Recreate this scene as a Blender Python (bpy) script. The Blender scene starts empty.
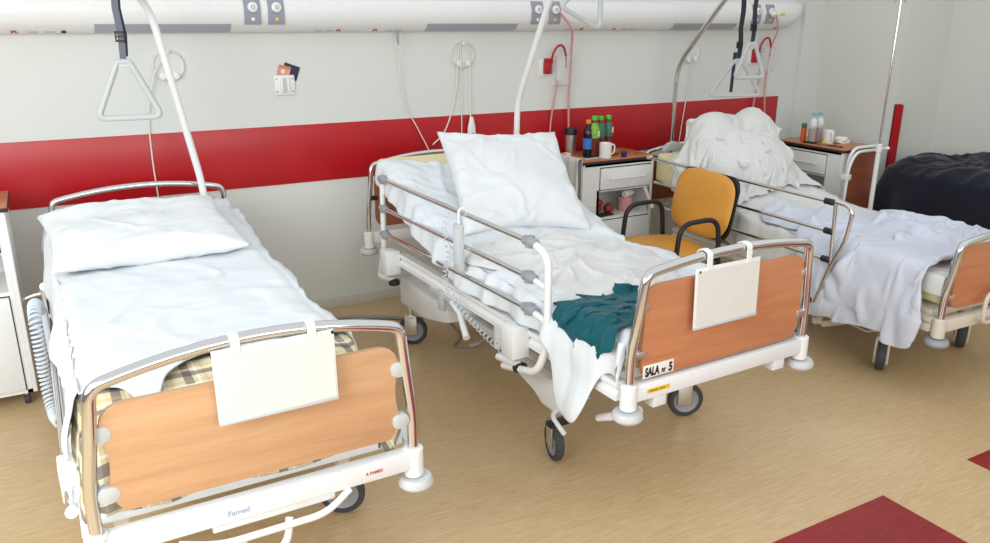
import bpy, bmesh, math, random
from mathutils import Vector, Matrix, noise
random.seed(7)
S = bpy.context.scene
COL = S.collection
PI = math.pi
def R(a): return math.radians(a)

# ------------------------------------------------------------------ camera
cam_d = bpy.data.cameras.new('camera'); cam = bpy.data.objects.new('camera', cam_d); COL.objects.link(cam)
F, PITCH, YAW, ROLL = 795.44, R(17.706), R(29.196), R(0.1756)
cam_d.sensor_fit = 'HORIZONTAL'; cam_d.sensor_width = 36.0; cam_d.lens = F / 990 * 36.0
cam_d.clip_start = 0.05; cam_d.clip_end = 60
fw = Vector((math.sin(YAW)*math.cos(PITCH), math.cos(YAW)*math.cos(PITCH), -math.sin(PITCH)))
rt = Vector((math.cos(YAW), -math.sin(YAW), 0)); up = rt.cross(fw)
rt2 = rt*math.cos(ROLL) + up*math.sin(ROLL); up2 = -rt*math.sin(ROLL) + up*math.cos(ROLL)
M = Matrix((rt2, up2, -fw)).transposed().to_4x4(); M.translation = Vector((0, -4.6074, 1.7473))
cam.matrix_world = M
S.camera = cam

# ------------------------------------------------------------------ world and daylight
w = bpy.data.worlds.new('world'); S.world = w; w.use_nodes = True
bg = w.node_tree.nodes['Background']; bg.inputs[0].default_value = (0.93, 0.97, 1.0, 1); bg.inputs[1].default_value = 0.86
_n, _l = w.node_tree.nodes, w.node_tree.links      # the unseen rest of the ward: pale ceiling, dimmer far walls and floor
_tc = _n.new('ShaderNodeTexCoord'); _sp = _n.new('ShaderNodeSeparateXYZ'); _rp = _n.new('ShaderNodeValToRGB')
_l.new(_tc.outputs['Generated'], _sp.inputs[0]); _ma = _n.new('ShaderNodeMath'); _ma.operation = 'MULTIPLY_ADD'; _ma.inputs[1].default_value = .5; _ma.inputs[2].default_value = .5
_l.new(_sp.outputs[2], _ma.inputs[0]); _l.new(_ma.outputs[0], _rp.inputs[0]); _l.new(_rp.outputs[0], bg.inputs[0])
_cr = _rp.color_ramp; _cr.elements[0].position = .0; _cr.elements[0].color = (.35, .30, .25, 1); _cr.elements[1].position = 1; _cr.elements[1].color = (.95, .98, 1, 1)
for _p, _c in ((.47, (.28, .26, .24, 1)), (.56, (.40, .41, .42, 1)), (.64, (.98, 1, 1, 1))):
    _e = _cr.elements.new(_p); _e.color = _c
def area(name, loc, target, sx, sy, power, color):
    l = bpy.data.lights.new(name, 'AREA'); l.shape = 'RECTANGLE'; l.size = sx; l.size_y = sy; l.energy = power; l.color = color
    o = bpy.data.objects.new(name, l); COL.objects.link(o); o.location = loc
    o.rotation_euler = (Vector(target)-Vector(loc)).to_track_quat('-Z', 'Y').to_euler()
    return o
area('window_daylight', (-1.75, -3.5, 1.9), (0.2, -2.2, 0.3), 2.2, 1.7, 82, (0.95, 0.98, 1.0))
area('window_daylight_rear', (0.6, -7.2, 2.2), (2.2, -1.0, 0.8), 4.5, 1.8, 100, (1.0, 0.98, 0.95))
S.view_settings.view_transform = 'Standard'; S.view_settings.look = 'None'
S.view_settings.exposure = 0.08; S.view_settings.gamma = 1; S.view_settings.use_curve_mapping = False

# ------------------------------------------------------------------ materials
def srgb(r, g, b):
    f = lambda c: (c/255/12.92) if c <= 10 else ((c/255+.055)/1.055)**2.4
    return (f(r), f(g), f(b), 1)
class NT:
    def __init__(s, m): s.t = m.node_tree; s.n = s.t.nodes; s.l = s.t.links
    def add(s, typ, **k):
        n = s.n.new(typ)
        for a, b in k.items():
            if a.startswith('_'): setattr(n, a[1:], b)
            else: n.inputs[a.replace('_', ' ')].default_value = b
        return n
    def link(s, a, b): s.l.new(a, b)
def mat(name, col, rough=.5, metal=0., bump=None, mott=None, spec=None, **kw):
    """bump=(scale,strength,distance) noise bump; mott=(scale,amount,stretch xyz) colour mottling."""
    m = bpy.data.materials.new(name); m.use_nodes = True; nt = NT(m); b = nt.n['Principled BSDF']
    b.inputs['Base Color'].default_value = col; b.inputs['Roughness'].default_value = rough; b.inputs['Metallic'].default_value = metal
    if spec is not None: b.inputs['Specular IOR Level'].default_value = spec
    for k, v in kw.items(): b.inputs[k.replace('_', ' ')].default_value = v
    tc = nt.add('ShaderNodeTexCoord')
    if mott:
        sc, amt, st = mott
        mp = nt.add('ShaderNodeMapping'); mp.inputs['Scale'].default_value = st; nt.link(tc.outputs['Object'], mp.inputs['Vector'])
        nz = nt.add('ShaderNodeTexNoise', Scale=sc, Detail=6.0, Roughness=.6); nt.link(mp.outputs[0], nz.inputs['Vector'])
        rp = nt.add('ShaderNodeValToRGB'); c = Vector(col[:3])
        rp.color_ramp.elements[0].position = .3; rp.color_ramp.elements[1].position = .7
        rp.color_ramp.elements[0].color = (*(c*(1-amt)), 1); rp.color_ramp.elements[1].color = (*[min(1, x) for x in c*(1+amt)], 1)
        nt.link(nz.outputs['Fac'], rp.inputs[0]); nt.link(rp.outputs[0], b.inputs['Base Color'])
    if bump:
        sc, stg, dist = bump
        nz2 = nt.add('ShaderNodeTexNoise', Scale=sc, Detail=4.0); nt.link(tc.outputs['Object'], nz2.inputs['Vector'])
        bp = nt.add('ShaderNodeBump', Strength=stg, Distance=dist); nt.link(nz2.outputs['Fac'], bp.inputs['Height']); nt.link(bp.outputs[0], b.inputs['Normal'])
    return m
def wood(name, c1, c2, axis=0, rough=.35):
    m = bpy.data.materials.new(name); m.use_nodes = True; nt = NT(m); b = nt.n['Principled BSDF']; b.inputs['Roughness'].default_value = rough
    tc = nt.add('ShaderNodeTexCoord'); mp = nt.add('ShaderNodeMapping')
    st = [14, 14, 14]; st[axis] = 1.1; mp.inputs['Scale'].default_value = st
    nt.link(tc.outputs['Object'], mp.inputs['Vector'])
    nz = nt.add('ShaderNodeTexNoise', Scale=1.6, Detail=7.0, Roughness=.62, Distortion=.6); nt.link(mp.outputs[0], nz.inputs['Vector'])
    mp2 = nt.add('ShaderNodeMapping'); st2 = [160, 160, 160]; st2[axis] = 9; mp2.inputs['Scale'].default_value = st2
    nt.link(tc.outputs['Object'], mp2.inputs['Vector'])
    n2 = nt.add('ShaderNodeTexNoise', Scale=1.0, Detail=3.0); nt.link(mp2.outputs[0], n2.inputs['Vector'])
    mx = nt.add('ShaderNodeMath', _operation='MULTIPLY_ADD'); mx.inputs[1].default_value = .35; nt.link(n2.outputs['Fac'], mx.inputs[0]); nt.link(nz.outputs['Fac'], mx.inputs[2])
    rp = nt.add('ShaderNodeValToRGB'); rp.color_ramp.elements[0].position = .42; rp.color_ramp.elements[1].position = .92
    rp.color_ramp.elements[0].color = c1; rp.color_ramp.elements[1].color = c2
    nt.link(mx.outputs[0], rp.inputs[0]); nt.link(rp.outputs[0], b.inputs['Base Color'])
    return m
def cloth(name, col, wr=.5, rough=.9, sc=9.0):
    m = bpy.data.materials.new(name); m.use_nodes = True; nt = NT(m); b = nt.n['Principled BSDF']
    b.inputs['Base Color'].default_value = col; b.inputs['Roughness'].default_value = rough; b.inputs['Specular IOR Level'].default_value = .2
    b.inputs['Sheen Weight'].default_value = .15
    tc = nt.add('ShaderNodeTexCoord')
    n1 = nt.add('ShaderNodeTexNoise', Scale=sc, Detail=5.0, Roughness=.55, Distortion=1.6, _noise_dimensions='3D'); n1.noise_type = 'RIDGED_MULTIFRACTAL'
    nt.link(tc.outputs['Object'], n1.inputs['Vector'])
    n2 = nt.add('ShaderNodeTexNoise', Scale=260.0, Detail=1.0); nt.link(tc.outputs['Object'], n2.inputs['Vector'])
    b1 = nt.add('ShaderNodeBump', Strength=wr, Distance=.006); nt.link(n1.outputs['Fac'], b1.inputs['Height'])
    b2 = nt.add('ShaderNodeBump', Strength=.15, Distance=.001); nt.link(n2.outputs['Fac'], b2.inputs['Height']); nt.link(b1.outputs[0], b2.inputs['Normal'])
    nt.link(b2.outputs[0], b.inputs['Normal'])
    return m
def glass(name, col, rough=.05, alpha_mix=.35):
    m = bpy.data.materials.new(name); m.use_nodes = True; b = m.node_tree.nodes['Principled BSDF']
    b.inputs['Base Color'].default_value = col; b.inputs['Roughness'].default_value = rough
    b.inputs['Transmission Weight'].default_value = 1 - alpha_mix; b.inputs['IOR'].default_value = 1.2
    return m
def floor_mat(name, ca, cb, sc=(5, 60, 1)):
    m = bpy.data.materials.new(name); m.use_nodes = True; nt = NT(m); b = nt.n['Principled BSDF']; b.inputs['Roughness'].default_value = .34
    b.inputs['Specular IOR Level'].default_value = .45
    tc = nt.add('ShaderNodeTexCoord')
    mp = nt.add('ShaderNodeMapping'); mp.inputs['Scale'].default_value = (3, 34, 1); nt.link(tc.outputs['Object'], mp.inputs['Vector'])
    n1 = nt.add('ShaderNodeTexNoise', Scale=3.0, Detail=8.0, Roughness=.75, Distortion=.8); nt.link(mp.outputs[0], n1.inputs['Vector'])
    n2 = nt.add('ShaderNodeTexNoise', Scale=1.3, Detail=3.0); nt.link(tc.outputs['Object'], n2.inputs['Vector'])
    ad = nt.add('ShaderNodeMath', _operation='MULTIPLY_ADD'); ad.inputs[1].default_value = .35; nt.link(n2.outputs['Fac'], ad.inputs[0]); nt.link(n1.outputs['Fac'], ad.inputs[2])
    rp = nt.add('ShaderNodeValToRGB'); rp.color_ramp.elements[0].position = .5; rp.color_ramp.elements[1].position = .85
    rp.color_ramp.elements[0].color = ca; rp.color_ramp.elements[1].color = cb
    nt.link(ad.outputs[0], rp.inputs[0]); nt.link(rp.outputs[0], b.inputs['Base Color'])
    bp = nt.add('ShaderNodeBump', Strength=.06, Distance=.002); nt.link(n1.outputs['Fac'], bp.inputs['Height']); nt.link(bp.outputs[0], b.inputs['Normal'])
    return m
def stripes(nt, sock, freq, lo, hi):
    """1 where fract(coord*freq) lies between lo and hi"""
    a = nt.add('ShaderNodeMath', _operation='MULTIPLY'); a.inputs[1].default_value = freq; nt.link(sock, a.inputs[0])
    f = nt.add('ShaderNodeMath', _operation='FRACT'); nt.link(a.outputs[0], f.inputs[0])
    g = nt.add('ShaderNodeMath', _operation='GREATER_THAN'); g.inputs[1].default_value = lo; nt.link(f.outputs[0], g.inputs[0])
    l = nt.add('ShaderNodeMath', _operation='LESS_THAN'); l.inputs[1].default_value = hi; nt.link(f.outputs[0], l.inputs[0])
    m = nt.add('ShaderNodeMath', _operation='MULTIPLY'); nt.link(g.outputs[0], m.inputs[0]); nt.link(l.outputs[0], m.inputs[1])
    return m.outputs[0]
def mixc(nt, fac, a, b, f=None):
    n = nt.add('ShaderNodeMix', _data_type='RGBA')
    if f is not None:
        k = nt.add('ShaderNodeMath', _operation='MULTIPLY'); k.inputs[1].default_value = f; nt.link(fac, k.inputs[0]); fac = k.outputs[0]
    nt.link(fac, n.inputs[0])
    for s, v in ((6, a), (7, b)):
        if isinstance(v, tuple): n.inputs[s].default_value = v
        else: nt.link(v, n.inputs[s])
    return n.outputs[2]
def plaid(name):
    m = bpy.data.materials.new(name); m.use_nodes = True; nt = NT(m); b = nt.n['Principled BSDF']; b.inputs['Roughness'].default_value = .95
    uv = nt.add('ShaderNodeUVMap'); sp = nt.add('ShaderNodeSeparateXYZ'); nt.link(uv.outputs[0], sp.inputs[0])
    c = srgb(216, 206, 172)
    for s in (sp.outputs[0], sp.outputs[1]):
        c = mixc(nt, stripes(nt, s, 9.0, .08, .34), c, srgb(78, 64, 80), .68)
        c = mixc(nt, stripes(nt, s, 9.0, .46, .54), c, srgb(240, 236, 222), .8)
        c = mixc(nt, stripes(nt, s, 9.0, .66, .78), c, srgb(200, 170, 80), .35)
    nt.link(c, b.inputs['Base Color'])
    return m
def chart_mat(name, nx, ny, lc):
    m = bpy.data.materials.new(name); m.use_nodes = True; nt = NT(m); b = nt.n['Principled BSDF']; b.inputs['Roughness'].default_value = .5
    tc = nt.add('ShaderNodeTexCoord'); sp = nt.add('ShaderNodeSeparateXYZ'); nt.link(tc.outputs['Generated'], sp.inputs[0])
    c = srgb(226, 226, 219)
    c = mixc(nt, stripes(nt, sp.outputs[0], nx, 0, .08), c, lc, .55)
    c = mixc(nt, stripes(nt, sp.outputs[2], ny, 0, .10), c, lc, .55)
    nt.link(c, b.inputs['Base Color'])
    return m
MAT = dict(
    wall=mat('wall_paint', srgb(217, 221, 217), .75, bump=(90, .08, .002), mott=(1.2, .015, (1, 1, 1))),
    wall_r=mat('wall_paint_right', srgb(216, 218, 211), .75, bump=(90, .08, .002)),
    red=mat('red_wall_panel', srgb(178, 22, 32), .32, mott=(3, .07, (1, 1, 1)), bump=(4, .03, .01)),
    base=mat('baseboard_paint', srgb(205, 203, 194), .6),
    floor=floor_mat('beige_vinyl', srgb(184, 155, 112), srgb(212, 187, 147)),
    floor_red=floor_mat('red_vinyl', srgb(112, 16, 22), srgb(160, 30, 32)),
    white=mat('white_enamel', srgb(232, 235, 235), .38, mott=(30, .02, (1, 1, 1))),
    cream=mat('cream_enamel', srgb(214, 208, 192), .45, mott=(20, .03, (1, 1, 1))),
    plastic=mat('white_plastic', srgb(232, 234, 232), .35),
    grey=mat('grey_plastic', srgb(150, 155, 160), .45),
    lgrey=mat('pale_grey_plastic', srgb(196, 200, 200), .4),
    chrome=mat('chrome', (.72, .72, .72, 1), .12, 1.0),
    steel=mat('brushed_steel', (.72, .71, .69, 1), .38, 1.0, mott=(80, .1, (1, 1, 8))),
    black=mat('black_plastic', srgb(28, 28, 32), .45),
    rubber=mat('dark_rubber', srgb(62, 64, 68), .7),
    hub=mat('wheel_hub', srgb(150, 152, 156), .5),
    beech=wood('beech_board', srgb(192, 146, 106), srgb(210, 168, 128)),
    beech2=wood('beech_board_warm', srgb(184, 118, 78), srgb(203, 139, 98)),
    brown=wood('brown_laminate', srgb(128, 72, 50), srgb(156, 92, 66)),
    top=wood('cabinet_top_laminate', srgb(168, 96, 60), srgb(196, 128, 84)),
    dark_edge=mat('dark_edge_strip', srgb(48, 38, 38), .6),
    sheet=cloth('white_sheet', srgb(218, 224, 228), .25, sc=5),
    pillow=cloth('white_pillowcase', srgb(220, 224, 226), .3, sc=7),
    duvet=cloth('white_duvet_cover', srgb(216, 217, 215), .35, sc=8),
    blue_sheet=cloth('bluish_white_cover', srgb(206, 211, 224), .35, sc=8),
    foam=cloth('pale_yellow_mattress', srgb(226, 214, 168), .15, sc=5),
    teal=cloth('dark_teal_velour', srgb(0, 82, 92), .5, .75, sc=14),
    navy=cloth('navy_black_blanket', srgb(26, 28, 40), .3, .95, sc=6),
    towel=cloth('pale_grey_towel', srgb(206, 208, 204), .4, sc=12),
    plaid=plaid('plaid_wool'),
    orange=mat('ochre_vinyl', srgb(214, 152, 62), .42, bump=(60, .08, .002), mott=(4, .06, (1, 1, 1))),
    lav=mat('lamp_diffuser_grey', srgb(172, 174, 188), .4),
    outlet=mat('outlet_grey', srgb(150, 153, 168), .45),
    redp=mat('red_print', srgb(190, 40, 50), .5), greyp=mat('grey_print', srgb(150, 150, 155), .5),
    ink=mat('black_ink', srgb(24, 24, 26), .6), blueprint=mat('pale_blue_print', srgb(150, 165, 200), .5),
    strap=mat('grey_strap', srgb(104, 108, 122), .8), strapd=mat('dark_strap', srgb(44, 46, 60), .8),
    handle=mat('handle_grey', srgb(186, 192, 192), .45),
    redtube=mat('red_rubber', srgb(170, 20, 30), .35), pinktube=mat('pink_tubing', srgb(214, 150, 148), .35),
    clear=mat('clear_plastic', (.8, .82, .82, 1), .08, Alpha=.22),
    water=mat('water_bottle_plastic', (.75, .78, .76, 1), .08, Alpha=.4),
    coil=mat('coiled_cable', srgb(206, 214, 224), .45),
    cable=mat('grey_cable', srgb(150, 146, 140), .5), cablew=mat('white_cable', srgb(226, 224, 216), .5),
    paper=mat('white_paper', srgb(238, 238, 232), .6), yellow=mat('yellow_sticker', srgb(238, 196, 40), .5),
    chart1=chart_mat('faded_chart', 11, 7, srgb(222, 222, 214)), chart2=chart_mat('ruled_chart', 22, 16, srgb(190, 191, 191)),
    juice=mat('red_brown_juice', srgb(112, 42, 34), .2), cola=mat('dark_drink', srgb(30, 24, 30), .15),
    green=mat('green_cap', srgb(70, 200, 60), .4), glabel=mat('green_label', srgb(120, 178, 60), .4, mott=(40, .35, (1, 1, 1))),
    tlabel=mat('dark_green_label', srgb(60, 110, 84), .4, mott=(40, .3, (1, 1, 1))),
    ocap=mat('orange_cap', srgb(240, 130, 50), .4), blabel=mat('blue_label', srgb(50, 120, 200), .4),
    wlabel=mat('white_label', srgb(225, 228, 228), .5), bcap=mat('sky_blue_cap', srgb(110, 190, 215), .4),
    amber=mat('amber_drink', srgb(140, 100, 40), .2), mug=mat('white_ceramic', srgb(232, 232, 228), .15),
    navyp=mat('dark_blue_plastic', srgb(24, 40, 110), .35), pink=mat('pink_paper', srgb(226, 160, 165), .8),
    onion=mat('red_fruit', srgb(150, 52, 34), .35, mott=(12, .25, (1, 1, 1))), orangebox=mat('orange_card', srgb(220, 96, 40), .6),
    bread=mat('brown_snack', srgb(160, 96, 50), .7, bump=(60, .6, .01)), inner=mat('cabinet_inside', srgb(160, 160, 156), .6),
    photo=mat('dark_blue_photo', srgb(38, 42, 78), .35, mott=(60, .6, (1, 1, 1))), photo_p=mat('pink_photo', srgb(216, 150, 140), .35, mott=(60, .2, (1, 1, 1))),
    photo_o=mat('orange_photo', srgb(210, 130, 50), .35),
)

# ------------------------------------------------------------------ mesh builder
def fillet(pts, r, n=6):
    pts = [Vector(p) for p in pts]
    if not isinstance(r, (list, tuple)): r = [r]*len(pts)
    out = [pts[0]]
    for i in range(1, len(pts)-1):
        a, b, c = pts[i-1], pts[i], pts[i+1]; d1 = (a-b); d2 = (c-b)
        rr = min(r[i], d1.length*.49, d2.length*.49)
        if rr < 1e-5: out.append(b); continue
        p1 = b+d1.normalized()*rr; p2 = b+d2.normalized()*rr
        for k in range(n+1):
            t = k/n; out.append(p1*(1-t)**2 + b*2*t*(1-t) + p2*t*t)
    out.append(pts[-1]); return out
def spline(pts, n=8):
    pts = [Vector(p) for p in pts]; P = [pts[0]*2-pts[1]]+pts+[pts[-1]*2-pts[-2]]; out = []
    for i in range(1, len(P)-2):
        for k in range(n):
            t = k/n; a, b, c, d = P[i-1:i+3]
            out.append(.5*((2*b)+(c-a)*t+(2*a-5*b+4*c-d)*t*t+(3*b-a-3*c+d)*t**3))
    out.append(pts[-1]); return out
class MB:
    def __init__(s): s.bm = bmesh.new()
    def _xf(s, vs, mtx):
        if mtx is not None: bmesh.ops.transform(s.bm, matrix=mtx, verts=vs)
    def box(s, x0, x1, y0, y1, z0, z1, bev=0., seg=2, mtx=None):
        r = bmesh.ops.create_cube(s.bm, size=1); vs = r['verts']
        bmesh.ops.scale(s.bm, vec=(abs(x1-x0), abs(y1-y0), abs(z1-z0)), verts=vs)
        bmesh.ops.translate(s.bm, vec=((x0+x1)/2, (y0+y1)/2, (z0+z1)/2), verts=vs)
        if bev > 0:
            es = list({e for v in vs for e in v.link_edges})
            rb = bmesh.ops.bevel(s.bm, geom=es, offset=bev, segments=seg, affect='EDGES', profile=.5)
            vs = list({v for f in rb['faces'] for v in f.verts} | {v for v in vs if v.is_valid})
        s._xf(vs, mtx); return s
    def tube(s, path, r, seg=12, closed=False, caps=True):
        path = [Vector(p) for p in path]; n = len(path)
        rs = r if isinstance(r, (list, tuple)) else [r]*n
        rings = []; prev = None
        for i in range(n):
            if closed: t = path[(i+1) % n]-path[i-1]
            else: t = path[min(i+1, n-1)]-path[max(i-1, 0)]
            t.normalize()
            if prev is None:
                u = Vector((0, 0, 1)) if abs(t.z) < .9 else Vector((1, 0, 0)); u = (u-t*u.dot(t)).normalized()
            else: u = (prev-t*prev.dot(t)).normalized()
            prev = u; v = t.cross(u)
            rings.append([s.bm.verts.new(path[i]+(u*math.cos(2*PI*k/seg)+v*math.sin(2*PI*k/seg))*rs[i]) for k in range(seg)])
        m = n if closed else n-1
        for i in range(m):
            a, b = rings[i], rings[(i+1) % n]
            for k in range(seg): s.bm.faces.new((a[k], a[(k+1) % seg], b[(k+1) % seg], b[k]))
        if caps and not closed:
            s.bm.faces.new(rings[0][::-1]); s.bm.faces.new(rings[-1])
        return s
    def cyl(s, a, b, r, seg=20, r2=None, bev=0.):
        a, b = Vector(a), Vector(b); r2 = r if r2 is None else r2
        if bev > 0:
            d = (b-a).normalized()
            return s.tube([a, a+d*1e-4, a+d*bev, b-d*bev, b-d*1e-4, b], [r*.01+1e-4, r-bev, r, r2, r2-bev, r2*.01+1e-4], seg)
        return s.tube([a, b], [r, r2], seg)
    def lathe(s, prof, seg=24, mtx=None):
        vs = []; rings = []
        for (r, z) in prof:
            ring = [s.bm.verts.new((r*math.cos(2*PI*k/seg), r*math.sin(2*PI*k/seg), z)) for k in range(seg)]
            rings.append(ring); vs += ring
        for i in range(len(rings)-1):
            for k in range(seg): s.bm.faces.new((rings[i][k], rings[i][(k+1) % seg], rings[i+1][(k+1) % seg], rings[i+1][k]))
        if prof[0] != prof[-1]:
            if prof[0][0] > 1e-6: s.bm.faces.new(rings[0][::-1])
            if prof[-1][0] > 1e-6: s.bm.faces.new(rings[-1])
        s._xf(vs, mtx); return s
    def prism(s, pts, y0, y1, mtx=None, bev=0.):
        """2D outline (x,z) extruded along y"""
        a = [s.bm.verts.new((p[0], y0, p[1])) for p in pts]; b = [s.bm.verts.new((p[0], y1, p[1])) for p in pts]; n = len(pts)
        fs = [s.bm.faces.new(a), s.bm.faces.new(b[::-1])]
        for k in range(n): s.bm.faces.new((a[k], b[k], b[(k+1) % n], a[(k+1) % n]))
        vs = a+b
        if bev > 0:
            es = [e for f in fs for e in f.edges]
            rb = bmesh.ops.bevel(s.bm, geom=es, offset=bev, segments=2, affect='EDGES', profile=.5)
            vs = list({v for f in rb['faces'] for v in f.verts} | {v for v in vs if v.is_valid})
        s._xf(vs, mtx); return s
    def grid(s, nx, ny, fn, uvfn=None, closed_u=False):
        vv = [[s.bm.verts.new(fn(i/(nx-1), j/(ny-1))) for j in range(ny)] for i in range(nx)]
        uvl = s.bm.loops.layers.uv.verify() if uvfn else None
        for i in range(nx-1):
            for j in range(ny-1):
                f = s.bm.faces.new((vv[i][j], vv[i+1][j], vv[i+1][j+1], vv[i][j+1]))
                if uvfn:
                    for lp, (a, b) in zip(f.loops, ((i, j), (i+1, j), (i+1, j+1), (i, j+1))): lp[uvl].uv = uvfn(a/(nx-1), b/(ny-1))
        return s
    def sphere(s, c, r, sc=(1, 1, 1), seg=16):
        rr = bmesh.ops.create_uvsphere(s.bm, u_segments=seg, v_segments=seg//2+2, radius=r)
        s._xf(rr['verts'], Matrix.Translation(c) @ Matrix.Diagonal((*sc, 1))); return s
    def build(s, name, m, parent=None, smooth=True, loc=None, rot=None, solid=None, sub=0, angle=38):
        bm = s.bm
        bmesh.ops.remove_doubles(bm, verts=bm.verts, dist=1e-6)
        bmesh.ops.recalc_face_normals(bm, faces=bm.faces)
        me = bpy.data.meshes.new(name); bm.to_mesh(me); bm.free()
        me.materials.append(MAT[m] if isinstance(m, str) else m)
        if smooth:
            me.polygons.foreach_set('use_smooth', [True]*len(me.polygons))
            try: me.set_sharp_from_angle(angle=R(angle))
            except Exception: pass
        o = bpy.data.objects.new(name, me); COL.objects.link(o)
        if parent is not None: o.parent = parent
        if loc is not None: o.location = loc
        if rot is not None: o.rotation_euler = rot
        if solid: md = o.modifiers.new('thick', 'SOLIDIFY'); md.thickness = solid; md.offset = -1
        if sub: md = o.modifiers.new('sub', 'SUBSURF'); md.levels = sub; md.render_levels = sub
        return o
def rrect(x0, x1, z0, z1, r, n=5):
    out = []
    for cx, cz, a0 in ((x1-r, z1-r, 0), (x0+r, z1-r, 90), (x0+r, z0+r, 180), (x1-r, z0+r, 270)):
        for k in range(n+1):
            a = R(a0+90*k/n); out.append((cx+r*math.cos(a), cz+r*math.sin(a)))
    return out
def thing(name, label, cat, loc=(0, 0, 0), rotz=0, group=None):
    o = bpy.data.objects.new(name, None); COL.objects.link(o); o.empty_display_size = .1
    o.location = loc; o.rotation_euler = (0, 0, R(rotz)); return tag(o, label, cat, group)
def tag(o, label, cat, group=None, kind=None):
    if label: o['label'] = label
    if cat: o['category'] = cat
    if group: o['group'] = group
    if kind: o['kind'] = kind
    return o
def struct(o): o['kind'] = 'structure'; return o
def lab(o, s): o['label'] = s; return o
def text(name, body, size, m, parent, loc, rot, ext=.0004, off=0, sx=1., align='LEFT'):
    cu = bpy.data.curves.new(name, 'FONT'); cu.body = body; cu.size = size; cu.extrude = ext; cu.offset = off; cu.align_x = align
    t = bpy.data.objects.new(name, cu); COL.objects.link(t)
    dg = bpy.context.evaluated_depsgraph_get(); me = bpy.data.meshes.new_from_object(t.evaluated_get(dg))
    bpy.data.objects.remove(t); bpy.data.curves.remove(cu)
    for v in me.vertices: v.co.x *= sx
    me.materials.clear(); me.materials.append(MAT[m]); o = bpy.data.objects.new(name, me); COL.objects.link(o)
    o.parent = parent; o.location = loc; o.rotation_euler = rot; return o
def fbm(p, sc, o=4): return noise.fractal(Vector(p)*sc, 1.0, 2.0, o, noise_basis='PERLIN_ORIGINAL')
def ridge(p, sc, seed=0.):
    v = Vector(p)*sc+Vector((seed, seed*1.7, seed*.3)); return 1-abs(noise.noise(v+Vector((noise.noise(v*.7)*.8, noise.noise(v*.7+Vector((5, 5, 5)))*.8, 0))))*2
def sstep(a, b, x):
    t = max(0, min(1, (x-a)/(b-a))); return t*t*(3-2*t)

# ------------------------------------------------------------------ cloth simulation
def simulate(o, colliders, frames=40, mass=.25, bend=.4, stiff=12, pressure=None, pins=None, selfcol=False, gravity=1.0, quality=6, shrink=0., air=1.0, thick=.006):
    """drape o over the colliders and freeze the result as plain mesh"""
    for c in colliders:
        if 'col' not in c.modifiers:
            cm = c.modifiers.new('col', 'COLLISION')
        c.collision.thickness_outer = thick; c.collision.cloth_friction = 18
    md = o.modifiers.new('cloth', 'CLOTH'); s = md.settings
    s.quality = quality; s.mass = mass; s.tension_stiffness = stiff; s.compression_stiffness = stiff; s.shear_stiffness = stiff*.5
    s.bending_stiffness = bend; s.air_damping = air; s.effector_weights.gravity = gravity
    s.shrink_min = shrink
    if pressure is not None: s.use_pressure = True; s.uniform_pressure_force = pressure
    if pins: 
        g = o.vertex_groups.new(name='pin')
        for i, wt in pins.items(): g.add([i], wt, 'REPLACE')
        s.vertex_group_mass = 'pin'
    md.collision_settings.use_collision = bool(colliders); md.collision_settings.distance_min = thick
    md.collision_settings.use_self_collision = selfcol; md.collision_settings.self_distance_min = .006
    md.point_cache.frame_start = 1; md.point_cache.frame_end = frames
    S.frame_start = 1; S.frame_end = frames
    for f in range(1, frames+1): S.frame_set(f)
    dg = bpy.context.evaluated_depsgraph_get()
    me = bpy.data.meshes.new_from_object(o.evaluated_get(dg))
    old = o.data; o.modifiers.clear(); o.data = me; me.name = old.name
    o.vertex_groups.clear()
    S.frame_set(1)
    for c in colliders:
        for m_ in list(c.modifiers):
            if m_.type == 'COLLISION': c.modifiers.remove(m_)
    return o
def temp_mesh(fnbuild):
    m = MB(); fnbuild(m); return m.build('temporary_collider', 'white')
def drop(*os):
    for o in os:
        me = o.data; bpy.data.objects.remove(o); bpy.data.meshes.remove(me)
def smooth_sub(o, lv=1):
    md = o.modifiers.new('sub', 'SUBSURF'); md.levels = lv; md.render_levels = lv
    o.data.polygons.foreach_set('use_smooth', [True]*len(o.data.polygons)); return o

# ================================================================== SETTING
def plane_box(name, m, *b, bev=0): return struct(MB().box(*b, bev=bev).build(name, m))
plane_box('floor', 'floor', -3.0, 8.0, -8.0, 0.1, -0.1, 0.0)
plane_box('trim_1', 'floor_red', 0.9, 2.6, -4.4, -3.02, 0.0, 0.0015)
plane_box('trim_2', 'floor_red', 3.14, 4.9, -4.4, -3.02, 0.0, 0.0015)
plane_box('wall_back', 'wall', -3.0, 5.72, 0.0, 0.12, 0.0, 2.75)
plane_box('wall_right', 'wall_r', 5.60, 5.72, -0.76, -0.001, 0.0, 2.75)
plane_box('wall_alcove_back', 'wall_r', 5.72, 6.24, -0.76, -0.64, 0.0, 2.75)
plane_box('wall_alcove_right', 'wall_r', 6.12, 6.24, -5.5, -0.76, 0.0, 2.75)
plane_box('trim_3', 'wall', 5.36, 5.60, -0.03, 0.0, 0.0, 2.75)
plane_box('trim_4', 'red', -3.0, 5.185, -0.006, 0.0, 0.815, 1.152, bev=.002)
struct(MB().box(5.590, 5.596+.004, -0.83, -0.76, 0, 1.135).box(5.590, 5.665, -0.768, -0.76, 0, 1.135).build('trim_5', 'red'))
plane_box('baseboard_back', 'base', -3.0, 5.36, -0.012, 0.0, 0.0, 0.075, bev=.003)
plane_box('baseboard_right', 'base', 5.588, 5.60, -0.76, 0.0, 0.0, 0.075, bev=.003)

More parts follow.
